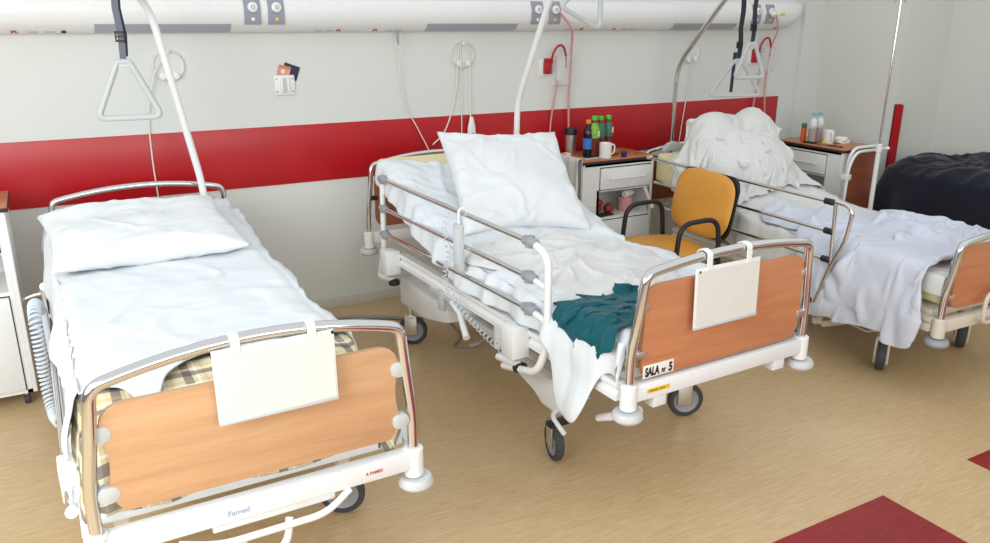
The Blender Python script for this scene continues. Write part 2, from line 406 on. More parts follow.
# ---- headwall medical supply rail
rail = thing('headwall_supply_rail', 'long white bedhead supply rail running along the top of the back wall', 'medical rail', (0, 0, 0))
PR = [(0, 1.665), (-.05, 1.667), (-.095, 1.688), (-.128, 1.73), (-.137, 1.79), (-.118, 1.84), (-.06, 1.862), (0, 1.865)]
def along(m, x0, x1, prof, off=0.):
    pr = prof
    a = [m.bm.verts.new((x0, y, z)) for y, z in pr]; b = [m.bm.verts.new((x1, y, z)) for y, z in pr]; n = len(pr)
    m.bm.faces.new(a); m.bm.faces.new(b[::-1])
    for k in range(n): m.bm.faces.new((a[k], b[k], b[(k+1) % n], a[(k+1) % n]))
m = MB(); along(m, -3.0, 5.02, PR)
# rounded end
pr0 = PR
rings = []
for k in range(7):
    t = k/6; sc = math.cos(t*PI/2)**.6 if k < 6 else .12; x = 5.02+.27*math.sin(t*PI/2)
    zc = 1.862
    rings.append([m.bm.verts.new((x, y*max(sc, .12), zc+(z-zc)*max(sc, .12))) for y, z in pr0])
for a, b in zip(rings, rings[1:]):
    for q in range(len(pr0)): m.bm.faces.new((a[q], a[(q+1) % len(pr0)], b[(q+1) % len(pr0)], b[q]))
m.bm.faces.new(rings[-1])
m.build('housing', 'white', rail)
def lamp_recess(x0, x1):
    m = MB(); pr = [(-.058, 1.671), (-.095, 1.689), (-.115, 1.712), (-.117, 1.7105), (-.0965, 1.6855), (-.058, 1.6675)]
    along(m, x0, x1, pr); m.build('reading_lamp', 'lav', rail)
for a, b in ((.27, .92), (2.05, 2.67), (3.95, 4.55)): lamp_recess(a, b)
def outlet(x, sub='lgrey', dot='paper'):
    m = MB(); pr = [(-.118, 1.708), (-.128, 1.708), (-.137, 1.727), (-.143, 1.79), (-.122, 1.846), (-.112, 1.842), (-.13, 1.79), (-.122, 1.73)]
    along(m, x-.043, x+.043, pr); o = m.build('gas_outlet', 'outlet', rail)
    mt = Matrix.Translation((x, -.141, 1.795)) @ Matrix.Rotation(R(84), 4, 'X')
    MB().lathe([(0, 0), (.026, 0), (.026, .012), (.020, .016), (0, .016)], mtx=mt).build('outlet_dial', 'plastic', o)
    MB().lathe([(.010, .016), (.010, .019), (.007, .019), (.007, .016), (.010, .016)], mtx=mt).build('outlet_port', 'grey', o)
    MB().box(x-.008, x+.008, -.1425, -.1325, 1.728, 1.744).build('outlet_mark', dot, o)
for x, dt in ((1.03, 'paper'), (1.155, 'yellow'), (2.80, 'paper'), (2.93, 'yellow'), (4.72, 'paper'), (4.86, 'yellow')): outlet(x, dot=dt)
for x, s, c in ((-.09, 'R', 'redp'), (1.50, 'R', 'redp'), (1.72, 'R', 'redp'), (3.17, 'R', 'redp'), (3.44, 'R', 'redp'), (4.98, 'R', 'redp')):
    text('lettering', s, .042, c, rail, (x, -.058, 1.6695), (R(155), 0, 0), off=.001, sx=1.3)
for x in (-.02, .05, 1.38, 1.44, 1.80, 1.86, 3.05, 3.11, 3.52, 3.58):
    MB().box(0, .045, -.001, .002, 0, .02, bev=.001).build('socket_mark', 'lgrey', rail, loc=(x, -.062, 1.671), rot=(R(65), 0, 0))
MB().lathe([(0, 0), (.011, 0), (.011, .004), (0, .004)], mtx=Matrix.Translation((.135, -.075, 1.676)) @ Matrix.Rotation(R(155), 4, 'X')).build('socket_hole', 'ink', rail)

# ---- round cable holders and what hangs on them
def ring_holder(x, z, label, r=.082):
    t = thing('cable_holder', label, 'cable holder', (x, 0, z), group=None)
    rot = Matrix.Rotation(R(90), 4, 'X')
    MB().lathe([(0, 0), (r, 0), (r, .012), (r*.93, .018), (r*.82, .010), (0, .008)], seg=36, mtx=rot).build('dish', 'wall', t)
    for dx in (-.035, .03): MB().lathe([(0, .0), (.014, .0), (.014, .028), (.018, .034), (0, .038)], mtx=Matrix.Translation((dx, 0, -.05)) @ rot).build('peg', 'plastic', t)
    MB().lathe([(0, 0), (.010, 0), (.010, .03), (0, .034)], mtx=Matrix.Translation((0, 0, r*.85)) @ rot).build('hook', 'plastic', t)
    return t
ring_holder(.60, 1.50, 'white round cable holder on the back wall behind the left bed pole')
ring_holder(2.33, 1.525, 'white round cable holder on the wall above the middle bed, call button looped on it')
ring_holder(4.215, 1.51, 'white round cable holder on the wall above the right bed, beside the chrome pole')
def wire(name, pts, r, m, label, cat, group=None, sp=True):
    return tag(MB().tube(spline(pts) if sp else pts, r, 8).build(name, m), label, cat, group)
wire('wall_cable', [(.585, -.03, 1.56), (.52, -.03, 1.45), (.475, -.012, 1.25), (.465, -.012, 1.0), (.475, -.012, .7)], .004, 'cablew', 'thin white cable hanging down the wall behind the left bed', 'cable')
c2 = thing('rail_plug_cable', 'thin white cable plugged under the supply rail, hanging down left of the middle bed', 'cable', (1.87, -.08, 1.668))
MB().tube([(0, 0, 0), (0, 0, -.03), (.004, 0, -.075)], [.009, .009, .005], 10).build('plug', 'grey', c2)
MB().tube(spline([(.004, 0, -.07), (.02, .04, -.2), (.06, .06, -.42), (.15, .06, -.60), (.22, .06, -.75), (.235, .05, -.95)]), .004, 8).build('cord', 'cablew', c2)
p = thing('call_button', 'white call button pendant hanging on its cord from the middle wall holder', 'call button', (2.335, 0, 1.525))
MB().tube(spline([(.0, -.022, .075), (.028, -.028, .05), (.036, -.024, -.05), (.040, -.02, -.2), (.046, -.02, -.40)]), .0045, 8).build('cord', 'cablew', p)
MB().lathe([(0, 0), (.010, 0), (.014, -.02), (.022, -.055), (.024, -.09), (.018, -.115), (0, -.12)], mtx=Matrix.Translation((.047, -.03, -.385)) @ Matrix.Diagonal((1.25, .7, 1.2, 1))).build('handset', 'plastic', p)
MB().box(.040, .054, -.050, -.046, -.50, -.486, bev=.001).build('button', 'redp', p)
wire('wall_cable', [(2.335, -.022, 1.60), (2.30, -.028, 1.57), (2.29, -.024, 1.47), (2.27, -.014, 1.25), (2.20, -.012, 1.06), (2.11, -.02, .98)], .0045, 'cablew', 'white cable looping from the middle wall holder down left behind the bed', 'cable')
wire('wall_cable', [(2.31, -.022, 1.58), (2.315, -.02, 1.40), (2.32, -.012, 1.15), (2.32, -.012, .85)], .0035, 'cablew', 'straight white cord hanging between the call button and the looping cable', 'cable')
wire('wall_cable', [(4.23, -.02, 1.50), (4.22, -.012, 1.3), (4.19, -.012, 1.1), (4.16, -.012, .85)], .004, 'cablew', 'white cord hanging down the wall right of the chrome bed pole', 'cable')

# ---- wall socket plate with photo cards
sk = thing('wall_socket', 'white square wall socket plate with two cards tucked behind its top', 'socket', (1.204, 0, 1.38))
MB().box(-.058, .058, -.014, 0, -.055, .055, bev=.005).build('plate', 'plastic', sk)
for dx in (-.018, .018): MB().box(dx-.007, dx+.007, -.026, -.012, -.042, .042, bev=.004).build('socket_cover', 'plastic', sk)
MB().box(-.003, .003, -.022, -.012, -.04, .04).build('centre_ridge', 'lgrey', sk)
for dx, dz in ((-.045, .035), (.045, .035), (-.045, -.035), (.045, -.035)): MB().cyl((dx, -.013, dz), (dx, -.016, dz), .005, 10).build('screw', 'grey', sk)
cd = thing('photo_card', 'small dark blue printed card sticking out above the socket plate to the right', 'card', (1.245, -.003, 1.452))
MB().box(-.045, .045, -.001, .001, -.04, .04).build('card', 'photo', cd, rot=(0, R(20), 0))
cd.rotation_euler = (0, 0, 0)
cd2 = thing('photo_card', 'small pink and orange picture card sticking out above the socket plate to the left', 'card', (1.205, -.0065, 1.452))
MB().box(-.035, .035, -.001, .001, -.03, .035).build('card', 'photo_p', cd2, rot=(0, R(14), 0))
MB().box(-.03, .03, -.0022, -.001, .02, .034).build('card_top', 'photo_o', cd2, rot=(0, R(14), 0))
MB().sphere((-.004, -.002, .004), .011, (1, .12, 1.2)).build('pictured_face', 'cablew', cd2)

# ---- suction sets
def suction(x, z, lab_s, full=True):
    t = thing('suction_unit', lab_s, 'suction unit', (x, 0, z))
    MB().box(-.125, -.035, -.010, 0, -.055, .055, bev=.004).build('wall_plate', 'plastic', t)
    MB().box(-.095, -.045, -.045, -.008, -.04, .04, bev=.006).build('valve', 'redtube', t)
    MB().box(-.093, -.047, -.05, -.010, .04, .062, bev=.005).build('valve_cap', 'redtube', t)
    rot = Matrix.Translation((.03, -.055, -.11))
    MB().lathe([(0, 0), (.048, 0), (.053, .01), (.055, .17), (.060, .175), (.060, .185), (.054, .185), (.051, .17), (.048, .012), (0, .008)], mtx=rot).build('canister', 'clear', t)
    MB().box(-.015, .075, -.008, 0, -.12, .06, bev=.004).build('holder', 'plastic', t)
    MB().tube(spline([(-.045, -.04, .03), (-.048, -.05, .08), (-.02, -.06, .135), (.02, -.065, .14), (.05, -.06, .08), (.055, -.058, .0)]), .0075, 10).build('red_hose', 'redtube', t)
    MB().tube(spline([(.0, -.05, -.08), (-.012, -.03, -.2), (-.03, -.02, -.35), (-.04, -.02, -.5)]), .006, 8).build('drain_tube', 'pinktube', t)
    return t
suction(3.025, 1.43, 'clear suction canister with arched red hose above the cabinet with juice bottles')
wire('gas_hose', [(2.95, -.165, 1.78), (3.05, -.15, 1.68), (3.12, -.06, 1.55), (3.13, -.03, 1.2), (3.14, -.03, .95)], .0075, 'pinktube', 'long pink tube hanging from the supply rail beside the middle suction canister', 'tube')
suction(4.93, 1.46, 'clear suction canister with arched red hose on the wall above the right bed')
wire('gas_hose', [(4.90, -.16, 1.76), (4.96, -.13, 1.66), (4.99, -.05, 1.5), (5.00, -.03, 1.2), (5.05, -.03, .85)], .0065, 'pinktube', 'pink tube hanging from the right end of the supply rail', 'tube')
ad = thing('gas_adapter', 'white plug adapter with yellow tip fitted to the rightmost outlet of the rail', 'adapter', (4.86, -.155, 1.778))
MB().lathe([(0, 0), (.022, 0), (.022, .02), (.012, .03), (.012, .07), (0, .075)], mtx=Matrix.Rotation(R(90), 4, 'X')).build('adapter_body', 'plastic', ad)
MB().cyl((.0, -.05, 0), (.06, -.05, .0), .010, 12).cyl((.06, -.05, 0), (.075, -.05, 0), .008, 12).build('tip', 'yellow', ad)

# ================================================================== BEDS
W2 = .43
def u_frame(bed, v, z0, hgt, crown, name, lean=0., mt='chrome', r=.0165, inset=.03):
    pts = [(-W2, v, z0-.02), (-W2, v, z0+hgt*.3), (-W2+inset*.6, v-lean*.6, z0+hgt*.62)]
    top = []
    for k in range(0, 13):
        t = -1+2*k/12; top.append((t*(W2-inset-.005), v-lean, z0+hgt+crown*(1-t*t)))
    pts += top
    pts += [(W2-inset*.6, v-lean*.6, z0+hgt*.62), (W2, v, z0+hgt*.3), (W2, v, z0-.02)]
    rr = [0, .05, .05, .085]+[0.0]*11+[.085, .05, .05, 0]
    return MB().tube(fillet(pts, rr, 8), r, 16).build(name, mt, bed)
def caster(bed, u, v, rot, style='grey', name='caster', r=.072, ztop=.2):
    c = MB()
    if style == 'grey':
        c.box(-.022, -.016, -.035, .030, .06, .165, bev=.002).box(.016, .022, -.035, .030, .06, .165, bev=.002).box(-.022, .022, -.03, .03, .155, .175, bev=.004).cyl((0, 0, .17), (0, 0, ztop+.04), .018)
        o = c.build(name, 'steel', bed, loc=(u, v, 0), rot=(0, 0, R(rot)))
    else:
        [c.prism([(-.045, .04), (-.068, .10), (-.05, .17), (0, .195), (.05, .17), (.066, .10), (.045, .045), (.0, .055)], a_, b_, mtx=Matrix.Rotation(R(90), 4, 'Z'), bev=.003) for a_, b_ in ((-.036, -.024), (.024, .036))]; c.box(-.034, .034, -.05, .05, .168, .19, bev=.006).cyl((0, 0, .16), (0, 0, ztop+.06), .028)
        o = c.build(name, 'cream', bed, loc=(u, v, 0), rot=(0, 0, R(rot)))
    mt = Matrix.Translation((0, -.012, r)) @ Matrix.Rotation(R(90), 4, 'Y')
    wd = .016 if style == 'grey' else .021
    MB().lathe([(r*.72, -wd), (r*.93, -wd), (r, -wd*.55), (r, wd*.55), (r*.93, wd), (r*.72, wd), (r*.72, -wd)], seg=32, mtx=mt).build('tyre', 'rubber', o)
    MB().lathe([(0, -wd*.9), (r*.2, -wd*.95), (r*.25, -wd*.5), (r*.62, -wd*.5), (r*.73, -wd*.9), (r*.73, wd*.9), (r*.62, wd*.5), (r*.25, wd*.5), (r*.2, wd*.95), (0, wd*.9)], seg=24, mtx=mt).build('wheel_hub', 'hub', o)
    return o
def board(bed, v, z0, z1, u0, u1, wd, name, thick=.018, notch=False):
    pts = rrect(u0, u1, z0, z1, .055, 6)
    if notch:
        out = []
        n = 6
        # wavy side edges
        def side(x, sgn, za, zb):
            return [(x+sgn*(-.028*sstep(0, .25, t)*sstep(0, .25, 1-t)*1.0 if False else -.012*math.sin(t*PI)), za+(zb-za)*t) for t in [k/8 for k in range(9)]]
        tr = [(u1-.055+.055*math.cos(R(90*k/n)), z1-.055+.055*math.sin(R(90*k/n))) for k in range(n+1)]
        tl = [(u0+.055+.055*math.cos(R(90+90*k/n)), z1-.055+.055*math.sin(R(90+90*k/n))) for k in range(n+1)]
        pts = tr+tl+side(u0, -1, z1-.06, z0+.06)+[(u0+.0, z0+.05), (u0+.03, z0), (u1-.03, z0), (u1, z0+.05)]+side(u1, 1, z0+.06, z1-.06)
    return MB().prism(pts, v-thick/2, v+thick/2, bev=.003).build(name, wd, bed)
def make_bed(loc, rotz, z0, label, foot_h=.39, head_h=.385, L=2.308, wood_m='beech', castor='grey', ctr=(-.36, .36), metal='white', clips='round', crown=.04, head_z=0., cast_v=(.53, 1.93), gap=.045):
    b = thing('hospital_bed', label, 'bed', (loc[0], loc[1], 0), rotz)
    hz = z0+head_z
    u_frame(b, 0, z0, foot_h, crown, 'foot_rail', lean=.012)
    u_frame(b, L, hz, head_h, .045, 'head_rail', lean=-.01, r=.0145)
    board(b, .0, z0+gap, z0+.345, -.388, .388, wood_m, 'foot_board', notch=(clips == 'round'))
    board(b, L, hz+.03, hz+.335, -.385, .385, 'brown', 'head_board')
    for v, z_, nm in ((0, z0, 'foot_beam'), (L, hz, 'head_beam')):
        m = MB().box(-W2, W2, v-.022, v+.022, z_-.062, z_, bev=.006)
        for s in (-1, 1): m.cyl((s*W2, v, z_-.09), (s*W2, v, z_+.004), .030, 24, bev=.004)
        m.build(nm, metal, b)
        for s in (-1, 1):
            MB().lathe([(0, -.004), (.045, -.002), (.053, -.012), (.054, -.026), (.046, -.036), (0, -.038)], seg=32, mtx=Matrix.Translation((s*(W2+.004), v+(-.004 if v == 0 else .004), z_-.09))).build('bumper_disc', 'lgrey' if metal == 'white' else 'grey', b)
    for s in (-1, 1):
        for dz in (.105, .27):
            if clips == 'round':
                MB().prism(rrect(-.032, .018, -.022, .022, .017), -.016, .010, bev=.003).build('board_clip', 'lgrey', b, loc=(s*.396, 0, z0+dz), rot=(0, 0, 0 if s > 0 else PI))
            else:
                MB().box(-.02, .022, -.014, .012, -.014, .014, bev=.003).build('board_clip', 'steel', b, loc=(s*.395, 0, z0+dz))
        MB().box(-.02, .022, -.014, .012, -.012, .012, bev=.003).build('board_clip', 'black', b, loc=(s*.395, L, hz+.2))
    for s in (-1, 1):   # side rails of the frame
        prof = [(s*.425, z0-.065), (s*.462, z0-.065), (s*.462, z0-.045), (s*.448, z0-.03), (s*.462, z0-.015), (s*.462, z0+.005), (s*.425, z0+.005)]
        MB().prism(prof, .03, L-.40).build('side_frame', metal, b)
    MB().box(-.42, .42, .05, .95, z0-.01, z0+.03, bev=.008).box(-.42, .42, .97, 1.28, z0-.01, z0+.03, bev=.008).build('mattress_platform', metal, b)
    # undercarriage
    cz = .20
    m = MB(); cf = cast_v[0]
    for s in (-1, 1):
        m.prism([(cf-.22, .36), (cf-.10, .30), (cf-.06, .225), (cf+.06, .225), (cf+.12, .27), (cf+.30, .30), (cf+.30, .36)], s*.36-.022, s*.36+.022, mtx=Matrix.Rotation(R(90), 4, 'Z'), bev=.006)
    m.box(-.36, .36, cf-.03, cf+.05, .30, .36, bev=.008).build('foot_bogie', metal, b)
    MB().prism([(1.42, .36), (1.46, .38), (1.98, .38), (2.0, .34), (2.0, .245), (1.98, .23), (1.72, .23), (1.64, .25), (1.46, .29), (1.42, .30)], -.385, .385,
               mtx=Matrix.Rotation(R(90), 4, 'Z'), bev=.008).build('head_bogie', metal, b)
    for s in (-1, 1):
        MB().box(s*.24-.02, s*.24+.02, .5, 1.6, .27, .31, bev=.005).build('base_beam', metal, b)
        MB().tube([(s*.20, .62, .30), (s*.20, 1.15, z0-.04)], .018, 10).build('lift_arm', metal, b)
    MB().cyl((0, .55, .33), (0, 1.0, .42), .032, 20, bev=.006).build('lift_motor', 'lgrey', b)
    k = 0
    for s in (-1, 1):
        for v in cast_v:
            caster(b, ctr[0] if s < 0 else ctr[1], v, {(-1, 0): -14, (-1, 1): 62, (1, 0): 66, (1, 1): 20}[(s, cast_v.index(v))] if castor == 'grey' else -55, castor, r=.082 if castor == 'grey' else .085, ztop=.2)
    return b

def fix_prism_axis(o): return o
bed1 = make_bed((.3884, -2.6474), .786, .516, 'left hospital bed with smooth white sheet and a white board hanging on its foot', wood_m='beech', gap=.05, foot_h=.40, crown=.055)
bed2 = make_bed((2.0161, -2.688), 1.493, .567, 'middle hospital bed with raised side rails and SALA nr 5 sign on its foot', wood_m='beech2', clips='metal', gap=.012, foot_h=.388, crown=.032)
bed3 = make_bed((3.95, -2.60), -2.0, .405, 'right hospital bed with chrome side rails, reddish brown foot board and cream frame', foot_h=.36, head_h=.37, wood_m='beech2', castor='cream', ctr=(-.33, .33), metal='cream', clips='metal', head_z=.075, cast_v=(.34, 1.9), crown=.03)
Z1, Z2, Z3 = .516, .567, .405

# the foot-beam print and pedals of the left bed
text('maker_print', 'Famed', .022, 'blueprint', bed1, (-.12, -.0225, Z1-.040), (R(90), 0, 0), off=.0003)
text('maker_print', 'A FAMED', .013, 'redp', bed1, (.27, -.0225, Z1-.036), (R(90), 0, 0), off=.0003)
MB().tube(fillet([(-.25, -.03, Z1-.075), (-.15, -.05, Z1-.10), (.14, -.05, Z1-.10), (.22, -.02, Z1-.065)], .05), .010, 12).build('foot_pedal_bar', 'white', bed1)
MB().tube(fillet([(-.10, -.02, Z1-.12), (-.06, -.06, Z1-.17), (.02, -.06, Z1-.16), (.04, -.03, Z1-.09)], .04), .011, 12).build('foot_pedal', 'white', bed1)
MB().box(-.16, .18, -.01, .02, Z1-.088, Z1-.066, bev=.004).build('beam_bracket', 'white', bed1)
# the middle bed's sign, sticker, pedals
sg = MB().box(-.382, -.245, -.0125, -.0095, Z2+.015, Z2+.062, bev=.001).build('room_sign', 'paper', bed2); lab(sg, 'small white label reading SALA nr 5')
text('sign_lettering', 'SALA', .044, 'ink', sg, (-.374, -.0128, Z2+.022), (R(90), 0, 0), off=.0022, sx=.62)
text('sign_lettering', 'nr', .030, 'ink', sg, (-.300, -.0128, Z2+.023), (R(90), 0, 0), off=.0012, sx=.7)
text('sign_lettering', '5', .044, 'ink', sg, (-.268, -.0128, Z2+.022), (R(90), 0, 0), off=.0022, sx=.75)
st_ = MB().box(-.368, -.268, -.0235, -.022, Z2-.038, Z2-.022).build('sticker', 'yellow', bed2); lab(st_, 'small yellow sticker')
text('sticker_lettering', 'UWAGA  MAX', .011, 'ink', st_, (-.36, -.0237, Z2-.034), (R(90), 0, 0))
for s in (-1, 1): MB().box(s*.30-.03, s*.30+.03, -.015, .03, Z2-.105, Z2-.055, bev=.003).build('beam_bracket', 'white', bed2)

# ---- raised guard rail of the middle bed (left side)
g = MB().tube(fillet([(-.475, .53, Z2+.375), (-.475, .43, Z2+.345), (-.475, .425, Z2+.0), (-.50, .45, Z2-.12), (-.50, .70, Z2-.185)], [0, .06, .05, .06, 0]), .015, 14)
g.tube([(-.475, .55, Z2+.235), (-.475, .43, Z2+.222)], .013, 12).tube([(-.475, .57, Z2+.105), (-.475, .43, Z2+.09)], .013, 12)
g.build('rail_post', 'white', bed2)
g = MB().tube([(-.475, 1.975, Z2+.37), (-.475, 1.985, Z2+.0), (-.485, 2.03, Z2-.17)], .015, 14); g.build('rail_post', 'white', bed2)
for (za, zb) in ((Z2+.372, Z2+.375), (Z2+.217, Z2+.235), (Z2+.075, Z2+.105)):
    MB().tube([(-.475, 1.97, za), (-.475, .54, zb)], .0115, 14).build('guard_rail_bar', 'chrome', bed2)
    for v in (1.965, .555):
        z_ = za if v > 1 else zb
        MB().tube([(-.475, v-.045, z_), (-.475, v-.035, z_), (-.475, v+.03, z_), (-.475, v+.04, z_)], [.016, .020, .020, .016], 12).cyl((-.475, v, z_-.022), (-.475, v, z_+.022), .019, 14).build('rail_joint', 'grey', bed2)
for v, dz in ((.62, 0), (1.86, 0)):
    MB().box(-.535, -.455, v-.045, v+.045, Z2-.11, Z2+.02, bev=.006).build('rail_bracket', 'white', bed2)
    MB().lathe([(0, 0), (.028, .0), (.031, .01), (.028, .024), (.012, .03), (0, .03)], mtx=Matrix.Translation((-.49, v-.03, Z2-.165))).build('release_knob', 'black', bed2)
    MB().cyl((-.50, v-.03, Z2-.14), (-.50, v+.12, Z2-.16), .016, 12).build('rail_pivot', 'white', bed2)
MB().tube([(-.48, 1.20, Z2-.07), (-.49, 1.10, Z2-.09), (-.52, .98, Z2-.16)], [.010, .013, .016], 12).build('crank_handle', 'white', bed2)
MB().cyl((-.40, .88, Z2-.19), (-.40, .88, Z2-.05), .035, 20, bev=.005).build('motor_can', 'white', bed2)
MB().box(-.47, -.43, 1.05, 1.45, Z2-.085, Z2-.066).build('cable_duct', 'lgrey', bed2)
MB().box(-.475, -.455, 1.30, 1.35, Z2-.15, Z2-.05, bev=.003).build('bag_hook', 'lgrey', bed2)
# brake pedal near the front left caster
MB().tube(fillet([(-.36, .50, .24), (-.42, .46, .235), (-.43, .36, .21)], .03), .010, 10).build('brake_pedal', 'white', bed2)
MB().tube([(-.38, .22, .33), (-.36, .14, .37), (-.34, .04, .43)], [.014, .017, .017], 12).build('tilt_lever', 'white', bed2)
MB().box(-.45, -.36, .42, .46, .205, .225, bev=.003).build('pedal_pad', 'black', bed2)

# ---- guard rails of the right bed: slanted chrome set
for (va, za, vb, zb) in ((2.13, .853, .63, .852), (2.05, .70, .61, .70), (1.95, .545, .605, .55)):
    MB().tube([(-.522, va, za), (-.522, vb, zb)], .0095, 12).build('guard_rail_bar', 'chrome', bed3)
    MB().tube([(-.522, vb+.025, zb), (-.522, vb-.015, zb)], .017, 12).sphere((-.522, vb-.018, zb), .017).build('rail_joint', 'black', bed3)
MB().tube(fillet([(-.522, .59, .86), (-.522, .48, .85), (-.522, .50, .68), (-.522, .58, .50), (-.522, .64, .30)], [0, .06, .06, .03, 0]), .011, 12).tube([(-.522, .59, .86), (-.522, .575, .52)], .010, 12).build('rail_post', 'chrome', bed3)
MB().tube([(-.522, .72, .33), (-.522, .66, .30)], .014, 12).build('rail_joint', 'black', bed3)
MB().tube(fillet([(-.522, 2.10, .86), (-.522, 2.2, .84), (-.522, 2.2, .70), (-.522, 2.05, .52)], .07), .013, 12).build('head_side_loop', 'cream', bed3)
MB().box(-.50, -.455, -.0, .0, 0, 0) if False else None
MB().prism([(0, 0), (.035, -.02), (.36, .13), (.34, .165)], -.012, .012, mtx=Matrix.Translation((-.44, .66, .17)) @ Matrix.Rotation(R(-90), 4, 'Z'), bev=.003).build('lift_linkage', 'cream', bed3)
MB().prism([(-.03, .0), (.02, -.01), (.05, .16), (.0, .19)], -.012, .012, mtx=Matrix.Translation((-.46, .66, .17)) @ Matrix.Rotation(R(90), 4, 'Z'), bev=.003).cyl((-.48, .66, .18), (-.44, .66, .18), .018).build('lift_linkage', 'cream', bed3)
MB().tube([(-.40, .26, .26), (-.44, .36, .22), (-.44, .50, .23)], .010, 10).build('brake_pedal', 'steel', bed3)
MB().tube(fillet([(.14, -.035, .37), (-.22, -.07, .37), (-.22, -.07, .52), (.15, -.07, .56)], .05), .010, 12).build('bag_holder_loop', 'cream', bed3)

# ---- lifting poles
MB().tube(fillet([(.29, 2.24, .55), (.285, 2.22, .93), (.134, 2.20, 1.776), (.02, 2.02, 1.90), (-.04, 1.5, 1.95)], [0, .1, .10, .1, 0], 10), .0175, 16).build('lifting_pole', 'white', bed1)
MB().tube(fillet([(.475, 2.19, .50), (.475, 2.16, 1.275), (.48, 1.86, 1.838), (.48, 1.66, 2.05), (.48, 1.30, 2.06)], [0, .08, .1, .1, 0], 10), .0175, 16).build('lifting_pole', 'white', bed2)
lp = MB().tube(fillet([(-.19, 2.32, .40), (-.19, 2.30, 1.44), (-.18, 1.90, 1.86), (-.18, 1.75, 1.98), (-.18, 1.40, 2.0)], [0, .12, .1, .1, 0], 10), .0165, 16).build('lifting_pole', 'chrome', bed3)
MB().prism([(x*.09, z*.06) for x, z in [(math.cos(R(a)), math.sin(R(a))) for a in range(0, 181, 15)]], -.02, .02, bev=.004).build('pole_bracket', 'lgrey', bed3, loc=(-.20, 2.27, .86))

def trapeze(loc, rotz, label, tilt=0., strap_top=.42, w=.125, h=.24, dark=False, tail=False):
    t = thing('trapeze_handle', label, 'grab handle', loc, rotz)
    tri = [(-.022, 0, 0), (-w, 0, -h), (w, 0, -h), (.022, 0, 0)]
    P = fillet([(0, 0, 0.0)]+tri[::-1][0:1]+[tri[2]]+[tri[1]]+tri[0:1]+[(0, 0, 0)], [0, .02, .035, .035, .02, 0], 6)[:-1]
    MB().tube(P, .012, 12, closed=True).build('grip', 'handle', t, rot=(0, R(tilt), 0))
    MB().box(-.022, .022, -.008, .008, -.022, .006, bev=.004).build('grip_plate', 'lgrey', t, rot=(0, R(tilt), 0))
    sm = 'strapd' if dark else 'strap'
    m = MB(); pts = [(0, 0, -.012), (.004, .0, .1), (-.004, 0, .2), (.002, 0, .3), (-.006, 0, strap_top)]
    for a, b in zip(pts, pts[1:]):
        a, b = Vector(a), Vector(b); m.prism([(a.x-.012, a.z), (a.x+.012, a.z), (b.x+.012, b.z), (b.x-.012, b.z)], -.0015, .0015)
    s_ = m.build('strap', sm, t)
    m = MB(); pts = [(.008, .006, .02), (.014, .006, .1), (.004, .006, .2), (.012, .006, .3), (.004, .006, strap_top)]
    for a, b in zip(pts, pts[1:]):
        a, b = Vector(a), Vector(b); m.prism([(a.x-.012, a.z), (a.x+.012, a.z), (b.x+.012, b.z), (b.x-.012, b.z)], .004, .007)
    m.build('strap', 'strapd', t)
    bk = MB().box(-.018, .018, -.008, .008, .075, .082).box(-.018, .018, -.008, .008, .108, .115).box(-.018, -.012, -.008, .008, .075, .115).box(.012, .018, -.008, .008, .075, .115).box(-.012, .012, -.006, .006, .093, .098).build('buckle', 'black', t)
    if tail:
        MB().prism([(-.035, .05), (-.012, .05), (-.020, -.20), (-.040, -.20)], -.002, .002).build('strap_tail', 'strapd', t)
    return t
def bw(i, u, v, z):
    x, y, r = {1: (.3884, -2.6474, .786), 2: (2.0161, -2.688, 1.493), 3: (3.95, -2.60, -2.)}[i]; c, s = math.cos(R(r)), math.sin(R(r))
    return Vector((x+u*c-v*s, y+u*s+v*c, z))
trapeze(bw(1, -.072, 1.55, 1.578), -5, 'grey triangular grab handle on a grey strap over the left bed', w=.118, h=.215, strap_top=.36)
trapeze(bw(2, .46, 1.42, 1.955), 0, 'grey triangular grab handle cut by the top edge above the middle bed', tilt=24, w=.13, h=.23, strap_top=.07)
trapeze(bw(3, -.19, 1.62, 1.60), -12, 'small grey triangular grab handle nearer the camera over the right bed', w=.105, h=.20, strap_top=.37, dark=True)
trapeze(bw(3, -.08, 1.84, 1.49), -22, 'larger grey triangular grab handle hanging behind the small one over the right bed', w=.175, h=.22, strap_top=.46, dark=True, tail=True)

# ================================================================== BEDDING
def frame(i):
    x, y, r = {1: (.3884, -2.6474, .786), 2: (2.0161, -2.688, 1.493), 3: (3.95, -2.60, -2.0)}[i]
    return (x, y, 0), (0, 0, R(r))
def place(o, i): o.location, o.rotation_euler = frame(i); return o
def mattress(i, name, m, label, ztop, zbot, uL, uR, v0, v1, n=24, r=.03, category='mattress'):
    """ztop,zbot: functions of v; uL,uR: functions of v"""
    mb = MB()
    prof = []
    def ring(v, shrink=0.):
        a, b, z0_, z1_ = uL(v)+shrink, uR(v)-shrink, zbot(v)+shrink, ztop(v)-shrink
        return [mb.bm.verts.new((x, v, z)) for x, z in rrect(a, b, z0_, z1_, r, 4)]
    vs = [v0+(v1-v0)*k/n for k in range(n+1)]
    rings = [ring(v0, .02)]; 
    for q, v in enumerate(vs): rings.append(ring(v+(.012 if q == 0 else -.012 if q == n else 0)))
    for vv in rings[0]: vv.co.y = v0
    rings.append(ring(v1, .02))
    for a, b in zip(rings, rings[1:]):
        k = len(a)
        for j in range(k): mb.bm.faces.new((a[j], a[(j+1) % k], b[(j+1) % k], b[j]))
    mb.bm.faces.new(rings[0]); mb.bm.faces.new(rings[-1])
    o = mb.build(name, m); place(o, i)
    if label: tag(o, label, category)
    return o
